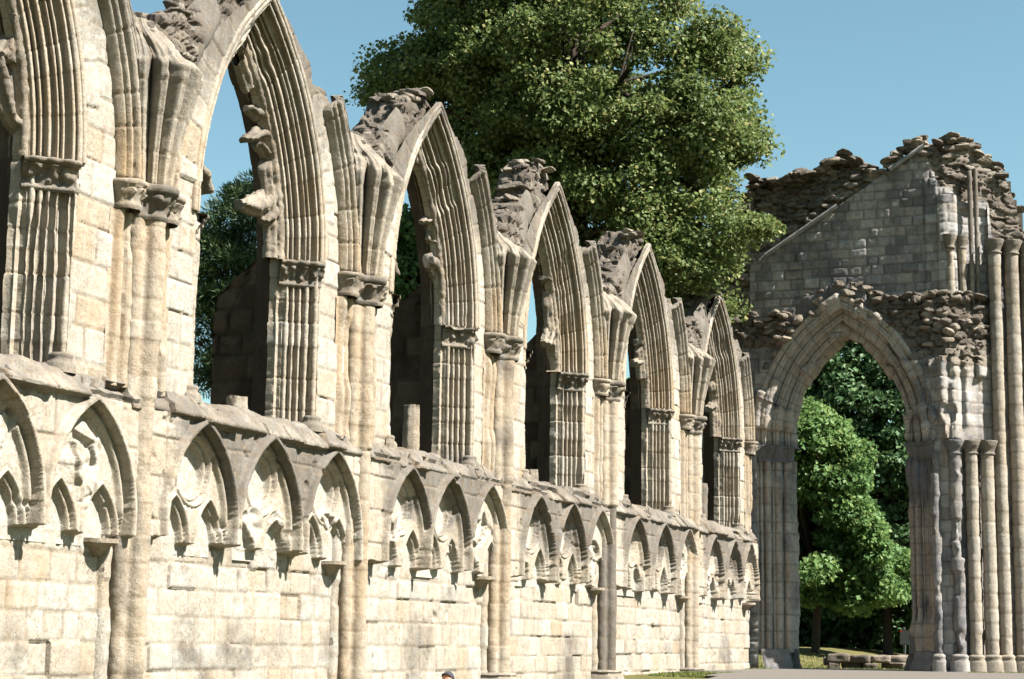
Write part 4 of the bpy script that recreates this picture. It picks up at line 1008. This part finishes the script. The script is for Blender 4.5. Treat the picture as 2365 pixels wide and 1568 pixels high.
A = attr(X.shape, np.where(rub > .5, cid, r1), g, np.maximum(groove * .7 * (1 - rub), rub * (1 - sstep(.02, .2, edge)) * .6), .25 * (r3 < .2))
isr = (rub > .5)[:-1, :-1]
C('gable_ashlar', V, A, DARKSTONE, mask=kk & ~isr); C('gable_rubble', V, A, RUBBLE, mask=kk & isr)
Xb = X[::4, ::4]; Zb = Z[::4, ::4]; kb = (Zb < np.interp(Xb, topx, topz) - .1)[:-1, :-1]
C('rear_face', np.stack([Xb, Xb * 0 + YG + 1.0 + diag(Xb) * .2, Zb], -1), attr(Xb.shape, .4, .5), RUBBLE, mask=kb)
# crest: sheet from front to rear plus loose stones
tz = np.interp(xs, topx, topz); q = np.linspace(0, 1, 12); V = np.zeros((len(xs), 12, 3)); V[..., 0] = xs[:, None]; V[..., 1] = YG + .15 + (diag(xs) * .75)[:, None] + q * (.95 - (diag(xs) * .5)[:, None] * 0); V[..., 2] = tz[:, None] - .06 - .08 * np.abs(q - .4)
V[..., 2] += .22 * (worley(V / np.array([.35, .35, .3]), 8)[2] - .5); C('wall_crest', V, attr(V.shape[:2], .5, .55), RUBBLE)
lst = []
for k in range(150):
    x = random.uniform(-.6, 6.7); s = random.uniform(.09, .19)
    lst.append(((x, YG + diag(x) * .75 + random.uniform(.0, .7), float(np.interp(x, topx, topz)) + random.uniform(-.16, .05)), (s * random.uniform(1, 1.7), s * 1.2, s * random.uniform(.4, .7))))
for k in range(26):      # stones standing on the roof crease
    x = random.uniform(3.3, 4.3); lst.append(((x, YG + random.uniform(-.02, .35), 9.70 + .622 * x + random.uniform(.1, .42)), (.17, .16, .08)))
rocks('crest_stones', [(tuple(np.array(p) - rc), s) for p, s in lst], RUBBLE, cross, .5)
# projecting weather-mould along the old roof line, in two lengths
for (xa, xb) in ((.25, 2.12), (3.45, 4.32)):
    n = 50; xx = np.linspace(xa, xb, n); sec = np.array([(-.03, .02), (-.06, -.10), (.0, -.13), (.05, -.11), (.06, .02)])
    V = np.zeros((n, 5, 3)); V[..., 0] = xx[:, None] - sec[:, 0] * .5; V[..., 1] = YG + sec[:, 1]; V[..., 2] = (9.70 + .622 * xx)[:, None] + sec[:, 0] * .85 + .03
    V += .03 * (fbm(V, 4, 2, 5)[..., None] - .5); C('roof_crease', V, attr(V.shape[:2], .7, .35), DARKSTONE)

# ================================================================== GROUND, PATH
def ground_z(X, Y):
    z = -.56 - .72 * sstep(36, 25, Y) * sstep(-1.0, .5, X)
    z = z + .42 * sstep(50, 60, Y) * sstep(1.2, -2.5, X) + .16 * sstep(52, 62, Y)
    return z
gx = np.concatenate([[-900, -400, -150, -60], np.arange(-30, 40, 1.0), [60, 150, 400, 900]]); gy = np.concatenate([[-300, -100, -30], np.arange(-10, 90, 1.0), [120, 200, 500, 1500]])
GX, GY = np.meshgrid(gx, gy, indexing='ij'); GZ = ground_z(GX, GY) + .05 * (fbm(np.stack([GX, GY, GX * 0], -1), .5, 3, 4) - .5)
g = mesh_np('ground', np.stack([GX, GY, GZ], -1).reshape(-1, 3), grid_quads(*GX.shape).reshape(-1, 4), LAWN); g['kind'] = 'structure'
px, py = np.linspace(.25, 16, 60), np.linspace(30.2, 47.6, 90); PX_, PY_ = np.meshgrid(px, py, indexing='ij')
PZ = ground_z(PX_, PY_) + .045; 
edge = 31.0 + .8 * fbm(np.stack([PX_, PX_ * 0, PX_ * 0], -1), .6, 2, 3) + 6.2 * sstep(2.6, .6, PX_)
pk = ((PY_ > edge) & (PY_ < 47.0 + .5 * fbm(np.stack([PX_, PX_ * 0, PX_ * 0], -1), .8, 2, 9)))[:-1, :-1]
p_ = surf('path', np.stack([PX_, PY_, PZ], -1), attr(PX_.shape), PATHM, None, mask=pk); p_['kind'] = 'structure'

# grass tufts (uncountable) near the foot of the walls and beyond the arch
def blades(name, pts, h, mat):
    n = len(pts); a = RNG.random(n) * 2 * PI; hh = h * (.5 + RNG.random(n)); wd = .012 + .012 * RNG.random(n)
    ln = (RNG.random((n, 2)) - .5) * hh[:, None] * .9
    p = np.array(pts); s = np.stack([np.cos(a) * wd, np.sin(a) * wd, 0 * a], 1)
    tip = p + np.concatenate([ln, hh[:, None]], 1)
    V = np.stack([p - s, p + s, tip + s * .2, tip - s * .2], 1).reshape(-1, 3); Q = np.arange(4 * n).reshape(n, 4)
    att = np.repeat(attr((n,), RNG.random(n), (RNG.random(n) < .25) * .8), 4, 0)
    o = mesh_np(name, V, Q, mat, None, att, False); o['kind'] = 'stuff'; return o
GRASS = leaf_material('grass_blade', (0.05, 0.085, 0.015), (0.12, 0.15, 0.035), (0.26, 0.21, 0.09), .25)
pts = []
for k in range(3000):
    x, y = random.uniform(.4, 1.6), random.uniform(34.5, 37.4); pts.append((x, y, float(ground_z(np.array(x), np.array(y))) - .01))
for k in range(2600):
    x = random.uniform(5.2, 9.0); y = 44.0 + (x - 5.2) * .6 + random.uniform(-.5, .3); pts.append((x, y, -.56))
for k in range(6000):
    x, y = random.uniform(-3.5, 5), random.uniform(48, 58); pts.append((x, y, float(ground_z(np.array(x), np.array(y))) - .01))
for k in range(500):
    x, y = random.gauss(.25, .15), random.gauss(43.9, .25); pts.append((max(x, .05), y, -.56))
blades('grass', pts, .05, GRASS)

# ================================================================== TREES
def in_poly(P, poly):
    x, y = P[:, 0], P[:, 1]; ins = np.zeros(len(P), bool); n = len(poly); j = n - 1
    for i in range(n):
        xi, yi = poly[i]; xj, yj = poly[j]
        c = ((yi > y) != (yj > y)) & (x < (xj - xi) * (y - yi) / (yj - yi + 1e-12) + xi); ins ^= c; j = i
    return ins
def poly_dist(P, poly):
    d = np.full(len(P), 1e9); n = len(poly)
    for i in range(n):
        a, b = np.array(poly[i]), np.array(poly[(i + 1) % n]); ab = b - a
        t = np.clip(((P - a) @ ab) / (ab @ ab), 0, 1); d = np.minimum(d, np.linalg.norm(P - a - t[:, None] * ab, axis=1))
    return d

def leaves(name, centers, radii, per, size, mat, parent, bract=0.0, droop=.4, needle=False, seed=0, tone=None):
    r = np.random.default_rng(seed); n = len(centers) * per
    C_ = np.repeat(centers, per, 0); R_ = np.repeat(radii, per)
    d = r.normal(size=(n, 3)); d /= np.linalg.norm(d, axis=1, keepdims=True)
    rad = R_ * r.random(n) ** .45
    p = C_ + d * rad[:, None] * np.array([1.15, 1.15, .72])
    if needle:
        u = d + .25 * r.normal(size=(n, 3)) + np.array([0, 0, .35])
    else:
        u = r.normal(size=(n, 3)) + d * .5 + np.array([0, 0, -droop])
    u /= np.linalg.norm(u, axis=1, keepdims=True)
    nn = r.normal(size=(n, 3)) * .75 + np.array([0, 0, 1.0]) + d * .5
    v = np.cross(nn, u); v /= np.maximum(np.linalg.norm(v, axis=1, keepdims=True), 1e-6); w_ = np.cross(u, v)
    s = size * (.6 + .8 * r.random(n))[:, None]; wd = (.09 if needle else .46)
    V = np.stack([p - u * s * .5, p + v * s * wd + w_ * s * .10, p + u * s * .55, p - v * s * wd + w_ * s * .10], 1).reshape(-1, 3)
    base = np.repeat(r.random(len(centers)), per)
    br = (r.random(n) < bract * (0.3 + 1.4 * base)) * (.5 + .5 * r.random(n))
    att = np.repeat(attr((n,), .55 * r.random(n) + .45 * base, br), 4, 0)
    return mesh_np(name, V, np.arange(4 * n).reshape(n, 4), mat, parent, att, False)

def limb_mesh(name, paths, mat, parent):
    VV, QQ, off = [], [], 0
    for p in paths:      # list of (x, y, z, r)
        p = np.array(p, float); m = 7; th = np.linspace(0, 2 * PI, m, endpoint=False)
        tg = np.gradient(p[:, :3], axis=0); tg /= np.maximum(np.linalg.norm(tg, axis=1, keepdims=True), 1e-6)
        a = np.cross(tg, np.array([.31, .87, .2])); a /= np.maximum(np.linalg.norm(a, axis=1, keepdims=True), 1e-6); b = np.cross(tg, a)
        V = p[:, None, :3] + p[:, None, 3:4] * (a[:, None] * np.cos(th)[None, :, None] + b[:, None] * np.sin(th)[None, :, None])
        V += .12 * p[:, None, 3:4] * (fbm(V, 4, 2, 3)[..., None] - .5)
        VV.append(V.reshape(-1, 3)); QQ.append(grid_quads(len(p), m, True).reshape(-1, 4) + off); off += V.shape[0] * m
    V = np.concatenate(VV); return mesh_np(name, V, np.concatenate(QQ), mat, parent, attr((len(V),), .5))

def curve(a, b, r0, r1, n=10, sag=.6, rnd=.25):
    a, b = np.array(a, float), np.array(b, float); t = np.linspace(0, 1, n)[:, None]
    mid = (a + b) / 2 + np.array([random.uniform(-1, 1) * rnd, random.uniform(-1, 1) * rnd, sag * .5]) * np.linalg.norm(b - a) * .35
    p = (1 - t) ** 2 * a + 2 * t * (1 - t) * mid + t ** 2 * b
    return np.concatenate([p, r0 + (r1 - r0) * t], 1)

def tree_from_outline(name, label, poly_px, Y, base, mat, n_clu, per, leaf, depth=4.0, clu=(.45, .8), bract=0, needle=False, seed=0, gap=.40, trunk=.35, nlimb=40, zsplit=.35, fork=None, margin=.22):
    r = np.random.default_rng(seed)
    poly = [tuple(at(x, y, Y)[[0, 2]]) for x, y in poly_px]; pa = np.array(poly); lo, hi = pa.min(0), pa.max(0)
    t = thing(name, label, 'tree', base)
    cs = []
    while len(cs) < n_clu:
        q = lo + (hi - lo) * r.random((400, 2)); q = q[in_poly(q, poly)]
        if len(q) == 0: continue
        dd = poly_dist(q, poly)
        D = np.minimum(depth, 1.5 * np.sqrt(np.maximum(dd, .02)) + .1)
        yo = (2 * r.random(len(q)) - 1); yo = np.sign(yo) * np.abs(yo) ** .6 * D
        p = np.stack([q[:, 0], Y + yo, q[:, 1]], 1)
        k = fbm(p, .55, 2, seed) > gap
        k &= dd > margin * (1 + np.abs(yo) * .35)
        cs += list(p[k])
    cs = np.array(cs[:n_clu]); rad = clu[0] + (clu[1] - clu[0]) * r.random(n_clu)
    dd = poly_dist(cs[:, [0, 2]], poly); rad = np.minimum(rad, dd * .9 + .22)
    leaves('crown', cs - np.array(base), rad, per, leaf, mat, t, bract, needle=needle, seed=seed)
    b = np.zeros(3); cen = cs.mean(0) - np.array(base)
    f = np.array(fork) - np.array(base) if fork is not None else np.array([cen[0] * .5, cen[1] * .5, cen[2] * zsplit])
    stem = curve(b - np.array([0, 0, .6]), f, trunk, trunk * .72, 14, 0, .05); stem[0, 3] *= 1.5
    paths = [stem]; top = f + (cen - f) * 1.3
    paths.append(curve(f, top, trunk * .7, trunk * .15, 14, .1, .15))
    order = r.permutation(n_clu)[:nlimb]
    for k in order:
        tgt = cs[k] - np.array(base); u = .05 + .8 * r.random() ** 1.4
        st = f + (top - f) * u if tgt[2] > f[2] + .5 else f - np.array([0, 0, .1])
        L = np.linalg.norm(tgt - st); r0 = min(trunk * .42, .022 * L + .02)
        paths.append(curve(st, tgt, r0, .012, 12, .25, .25))
        for q in range(2):
            i = r.integers(5, 10); e = paths[-1 - q][i]; sub = tgt + r.normal(size=3) * .3
            paths.append(curve(e[:3], sub, e[3] * .6, .008, 7, .2, .2))
    limb_mesh('trunk', paths, BARK, t)
    return t

big = [(838, 300), (833, 215), (868, 140), (945, 90), (985, 10), (975, -120), (1050, -300), (1250, -420), (1480, -400), (1620, -220), (1650, -60), (1700, 30), (1772, 62), (1762, 120), (1725, 165), (1722, 195), (1770, 215), (1800, 250), (1818, 318), (1800, 345), (1740, 372), (1722, 420), (1738, 470), (1800, 485), (1832, 520), (1815, 560), (1740, 600), (1720, 660), (1712, 740), (1600, 790), (1500, 760), (1400, 700), (1330, 640), (1180, 600), (1085, 540), (1060, 440), (1000, 370), (905, 325)]
tree_from_outline('lime_tree', 'huge yellowish green flowering lime tree rising behind the window wall', big, 41.2, (-4.4, 41.2, -.5), LIME, 1250, 200, .10, 3.2, (.32, .70), .12, seed=5, gap=.392, margin=.32, trunk=.42, nlimb=70, fork=tuple(at(1330, 640, 41.2)))
# trees glimpsed through the windows
tree_from_outline('pine_tree', 'dark blue green pine seen through the second window from the left', [(440, 560), (455, 500), (520, 490), (545, 430), (600, 425), (640, 380), (680, 500), (690, 700), (660, 900), (520, 930), (420, 900), (420, 640)], 40.0, (at(540, 1300, 40)[0], 40.0, -.5), NEEDLE, 200, 260, .17, 1.6, (.30, .5), .05, True, 8, .36, .22, 40)
tree_from_outline('bushy_tree', 'olive green bushy tree at the far left edge behind the wall', [(-120, 120), (60, 150), (60, 500), (50, 700), (-120, 700)], 33.0, (at(0, 1300, 33)[0], 33, -.5), MAPLE, 90, 150, .13, 1.8, (.35, .6), .1, seed=9, trunk=.25, nlimb=20)
tree_from_outline('bushy_tree', 'dense green tree seen through the third window from the left', [(880, 480), (1060, 470), (1080, 700), (1050, 930), (880, 930)], 43.5, (at(960, 1300, 43.5)[0], 43.5, -.5), MAPLE, 170, 150, .14, 2.2, (.4, .7), .05, seed=10, trunk=.25, nlimb=20)
tree_from_outline('bushy_tree', 'green bush leafing through the farthest two windows of the row', [(1420, 900), (1500, 860), (1640, 900), (1665, 960), (1660, 1140), (1600, 1180), (1420, 1150)], 50.0, (at(1560, 1300, 50)[0], 50, -.5), MAPLE, 110, 140, .14, 1.8, (.4, .7), .05, seed=12, trunk=.2, nlimb=20)
# beyond the archway
tree_from_outline('maple_tree', 'bright green maple lit by the sun in the left of the archway', [(1740, 1000), (1800, 870), (1850, 860), (1880, 930), (1930, 950), (1975, 1010), (2010, 1020), (2015, 1090), (1990, 1130), (2040, 1190), (2050, 1250), (2110, 1280), (2150, 1370), (2090, 1425), (2040, 1400), (1985, 1425), (1930, 1400), (1880, 1415), (1830, 1390), (1740, 1400)], 58.0, (at(1880, 1490, 58)[0], 58, -.1), MAPLE, 330, 230, .155, 1.8, (.34, .66), .10, seed=14, gap=.385, trunk=.15, nlimb=30, zsplit=.45)
tree_from_outline('dark_tree', 'dark green tree filling the top of the archway behind the maple', [(1780, 900), (1800, 740), (1900, 700), (2100, 720), (2160, 800), (2260, 880), (2340, 980), (2340, 1440), (2160, 1460), (1990, 1430), (1800, 1430), (1760, 1200)], 66.0, (at(2050, 1490, 66)[0], 66, -.1), DEEP, 560, 200, .175, 4.2, (.45, .85), .08, seed=15, gap=.38, trunk=.2, nlimb=40)  # crown spread right, unseen behind the pier, added to block sun below the trees

# shrub bank that closes the view under the trees
hb = []
r = np.random.default_rng(77)
for k in range(420):
    x = r.uniform(-9, 8); hb.append((x, 70.5 + r.uniform(-1, 1) + .2 * x, r.uniform(-.2, 2.6) + .25 * math.sin(x * 1.3)))
hb = np.array(hb)
hedge = thing('dark_hedge', 'dark shrub bank in deep shade under the trees beyond the arch', 'hedge', (-1, 70, -.2))
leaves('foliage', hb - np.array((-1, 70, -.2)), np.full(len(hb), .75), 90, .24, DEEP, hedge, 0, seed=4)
limb_mesh('stems', [curve((x, 0.3, -.3), (x + .3, .2, 1.6), .06, .02) for x in np.arange(-7, 8, .8)], BARK, hedge)

# ================================================================== FALLEN STONES BEYOND THE ARCH
def block(name, c, s, rot, seed, label, weather=.6, mat=RUBBLE):
    n = 9; F = []
    u = np.linspace(-1, 1, n); V = []; Q = []; off = 0
    for ax in range(3):
        for sg in (-1, 1):
            a, b = np.meshgrid(u, u, indexing='ij'); p = np.zeros((n, n, 3)); p[..., ax] = sg; p[..., (ax + 1) % 3] = a; p[..., (ax + 2) % 3] = b
            V.append(p.reshape(-1, 3)); Q.append(grid_quads(n, n).reshape(-1, 4) + off); off += n * n
    V = np.concatenate(V); rr = (np.abs(V) ** 7).sum(1) ** (1 / 7); V = V / rr[:, None]
    V = V * np.array(s) / 2; P = V + seed * 7.3
    V = V + V / np.linalg.norm(V, axis=1, keepdims=True) * (.30 * min(s) * 2 * (fbm(P, 3.5, 3, seed) - .5))[:, None]
    o = mesh_np(name, V, np.concatenate(Q), mat, None, attr((len(V),), .5, weather, 0, .3)); o.location = c; o.rotation_euler = (0, 0, rot)
    tag(o, label, 'stone block', 'fallen stones beyond the archway'); return o
def bl(px, py, Y, s, rot, seed, label, weather=.7):
    p = at(px, py, Y); block('stone_block', tuple(p), s, rot, seed, label, weather)
bl(1937, 1520, 50.5, (.62, .5, .24), .1, 1, 'dark upper stone block, leftmost of the stack in the archway', .9)
bl(1988, 1522, 50.6, (.60, .5, .22), -.1, 2, 'dark upper stone block in the middle of the low stack', .95)
bl(2033, 1522, 50.8, (.55, .5, .2), .1, 3, 'paler stone slab at the right of the low dark stack', .35)
bl(1926, 1540, 50.4, (.34, .42, .25), .3, 4, 'small rounded boulder under the left of the low stack', .8)
bl(1970, 1540, 50.7, (.55, .4, .24), 0, 5, 'shadowed stone block at the bottom of the low stack', 1.0)
bl(2008, 1541, 50.5, (.34, .4, .2), .4, 6, 'small split stone at the right foot of the stack', .7)
bl(2078, 1524, 52.0, (1.0, .8, .26), .2, 7, 'flat pale rubble slab beside the right archway pier', .3)
bl(2070, 1537, 51.2, (.7, .5, .16), -.3, 8, 'low flat stone sunk in grass before the pier', .4)
bl(1911, 1527, 50.6, (.2, .3, .22), .1, 9, 'narrow dark stone end poking out left of the stack', .9)

# sign post with a red spot by the right-hand pier
sp = at(2089, 1500, 56); sgn = thing('sign_post', 'thin grey sign post with a red spot beside the right archway pier', 'sign', (sp[0], 56, .0))
def box(name, c, s, mat, parent, bev=.01):
    me = bpy.data.meshes.new(name); import bmesh
    bm = bmesh.new(); bmesh.ops.create_cube(bm, size=1, matrix=Matrix.Translation(c) @ Matrix.Diagonal((*s, 1))); bmesh.ops.bevel(bm, geom=bm.edges, offset=bev, segments=2, affect='EDGES'); bm.to_mesh(me); bm.free()
    return link(name, me, mat, parent)
box('post', (0, 0, .15), (.07, .07, 1.0), METAL, sgn); box('sign_board', (.02, -.045, .34), (.30, .02, .44), METAL, sgn); box('red_spot', (-.09, -.062, .53), (.07, .012, .05), REDM, sgn, .004)

# ================================================================== PERSON SITTING ON THE LAWN (only the head reaches into the picture)
def skin_body(name, verts, edges, radii, mat, parent, sub=2):
    me = bpy.data.meshes.new(name); me.from_pydata(verts, edges, []); o = link(name, me, mat, parent)
    sk = o.modifiers.new('skin', 'SKIN'); 
    for v, rr in zip(me.skin_vertices[0].data, radii): v.radius = (rr, rr) if not isinstance(rr, tuple) else rr
    me.skin_vertices[0].data[0].use_root = True
    s = o.modifiers.new('sub', 'SUBSURF'); s.levels = sub; s.render_levels = sub
    return o
hp = at(1038, 1551, 24.3)                 # top of the cap
gz = float(ground_z(np.array(hp[0]), np.array(24.3)))
H = hp[2] - gz
per = thing('person', 'person in a dark grey knitted cap with only the head showing at the bottom edge', 'person', (hp[0], 24.3, gz))
per.rotation_euler = (0, 0, math.radians(172))   # local +Y is where they face
k = H / .88
vb = [(0, 0, .12), (0, .0, .30), (0, .02, .48), (0, .0, .58), (0, .015, .66), (0, .02, .71)]
eb = [(0, 1), (1, 2), (2, 3), (3, 4), (4, 5)]; rb = [(.16, .12), (.15, .105), (.165, .11), (.12, .08), (.052, .052), (.05, .05)]
torso = list(vb)
for sgn_ in (-1, 1):
    i = len(vb); vb += [(sgn_ * .18, 0, .56), (sgn_ * .25, .06, .33), (sgn_ * .17, .28, .30), (sgn_ * .12, .36, .31)]
    eb += [(3, i), (i, i + 1), (i + 1, i + 2), (i + 2, i + 3)]; rb += [.062, .045, .036, .03]
    i = len(vb); vb += [(sgn_ * .11, .06, .11), (sgn_ * .22, .42, .30), (sgn_ * .14, .60, .06), (sgn_ * .15, .74, .05)]
    eb += [(0, i), (i, i + 1), (i + 1, i + 2), (i + 2, i + 3)]; rb += [.095, .07, .05, .042]
body = skin_body('body', [tuple(q * k for q in v) for v in vb], eb, [tuple(q * k for q in r_) if isinstance(r_, tuple) else r_ * k for r_ in rb], SHIRT, per)
# fingers
for sgn_ in (-1, 1):
    fv, fe, fr = [(sgn_ * .12 * k, .36 * k, .31 * k)], [], [.03]
    for f_ in range(5):
        i = len(fv); ox = (f_ - 2) * .017; L_ = (.055, .08, .086, .08, .065)[f_]
        fv += [(sgn_ * .12 * k + ox, .41 * k, .31 * k), (sgn_ * .12 * k + ox * 1.2, .41 * k + L_ * .6, .30 * k), (sgn_ * .12 * k + ox * 1.2, .41 * k + L_, .275 * k)]
        fe += [(0, i), (i, i + 1), (i + 1, i + 2)]; fr += [.010, .009, .008]
    skin_body('hand', fv, fe, fr, SKIN, body, 1)
# head with face, ear and cap
th = np.linspace(0, PI, 30)[:, None]; ph_ = np.linspace(0, 2 * PI, 40, endpoint=False)[None]
D = np.stack([np.sin(th) * np.sin(ph_), np.sin(th) * np.cos(ph_), np.cos(th) * np.ones_like(ph_)], -1)
ex = lambda c, s: np.exp(-(((D - np.array(c)) ** 2).sum(-1)) / s)
rad = 1 + .22 * ex((0, .97, -.18), .018) + .09 * ex((0, .9, -.05), .02) - .07 * (ex((.33, .92, .08), .02) + ex((-.33, .92, .08), .02)) + .05 * ex((0, .88, -.45), .03) - .04 * ex((0, .86, -.58), .01) + .08 * ex((0, .7, -.8), .08) + .2 * (ex((1, -.05, -.1), .012) + ex((-1, -.05, -.1), .012))
HV = D * rad[..., None] * np.array([.077, .098, .118]); hc = np.array([0, .03, .88 * k - .118])
mesh_np('head', (HV + hc).reshape(-1, 3), grid_quads(30, 40, True).reshape(-1, 4), SKIN, body)
capm = D[..., 2] > .10 - .25 * (-D[..., 1])
CV = D * np.array([.088, .112, .128]) * (1 + .012 * np.sin(ph_ * 40))[..., None] + hc
CV[..., 2] = np.maximum(CV[..., 2], hc[2] + .022 + .075 * D[..., 1] )
mesh_np('knitted_cap', CV[:17].reshape(-1, 3), grid_quads(17, 40, True).reshape(-1, 4), WOOL, body)

# ================================================================== LIGHT, SKY, CAMERA
EL, AZ = math.radians(48), math.radians(-2)      # azimuth measured from +X (south) towards +Y (east)
sdir = Vector((math.cos(EL) * math.cos(AZ), math.cos(EL) * math.sin(AZ), math.sin(EL)))
sun = bpy.data.lights.new('sun', 'SUN'); sun.energy = 5.0; sun.angle = math.radians(.5); sun.color = (1.0, .96, .885)
so = bpy.data.objects.new('sun', sun); COL.objects.link(so); so.rotation_euler = sdir.to_track_quat('Z', 'Y').to_euler(); so.location = (20, 10, 30)
wd = bpy.data.worlds.new('World'); scene.world = wd; wd.use_nodes = True; nt = wd.node_tree; nt.nodes.clear()
sky = nt.nodes.new('ShaderNodeTexSky'); sky.sky_type = 'NISHITA'; sky.sun_disc = False; sky.sun_elevation = EL; sky.sun_rotation = math.radians(90) - AZ
sky.altitude = 0; sky.air_density = 1.0; sky.dust_density = .5; sky.ozone_density = 1.2
bg = nt.nodes.new('ShaderNodeBackground'); bg.inputs[1].default_value = .0505
ow = nt.nodes.new('ShaderNodeOutputWorld'); tint = nt.nodes.new('ShaderNodeMix'); tint.data_type = 'RGBA'; tint.blend_type = 'MULTIPLY'; tint.inputs[0].default_value = 1; tint.inputs[7].default_value = (.80, .955, .80, 1); nt.links.new(sky.outputs[0], tint.inputs[6]); nt.links.new(tint.outputs[2], bg.inputs[0]); nt.links.new(bg.outputs[0], ow.inputs[0])

cam = bpy.data.cameras.new('camera'); cam.sensor_width = 36; cam.lens = 36 * F_PX / 2365; cam.clip_start = .1; cam.clip_end = 4000
co = bpy.data.objects.new('camera', cam); COL.objects.link(co)
Mx = Matrix(((RGT[0], UPV[0], -FWD[0], CAM_X), (RGT[1], UPV[1], -FWD[1], 0), (RGT[2], UPV[2], -FWD[2], 0), (0, 0, 0, 1)))
co.matrix_world = Mx; scene.camera = co

scene.view_settings.view_transform = 'Standard'; scene.view_settings.look = 'None'; scene.view_settings.gamma = 1
scene.view_settings.exposure = 1.98
scene.cycles.use_denoising = True
scene.cycles.max_bounces = 6; scene.cycles.diffuse_bounces = 2
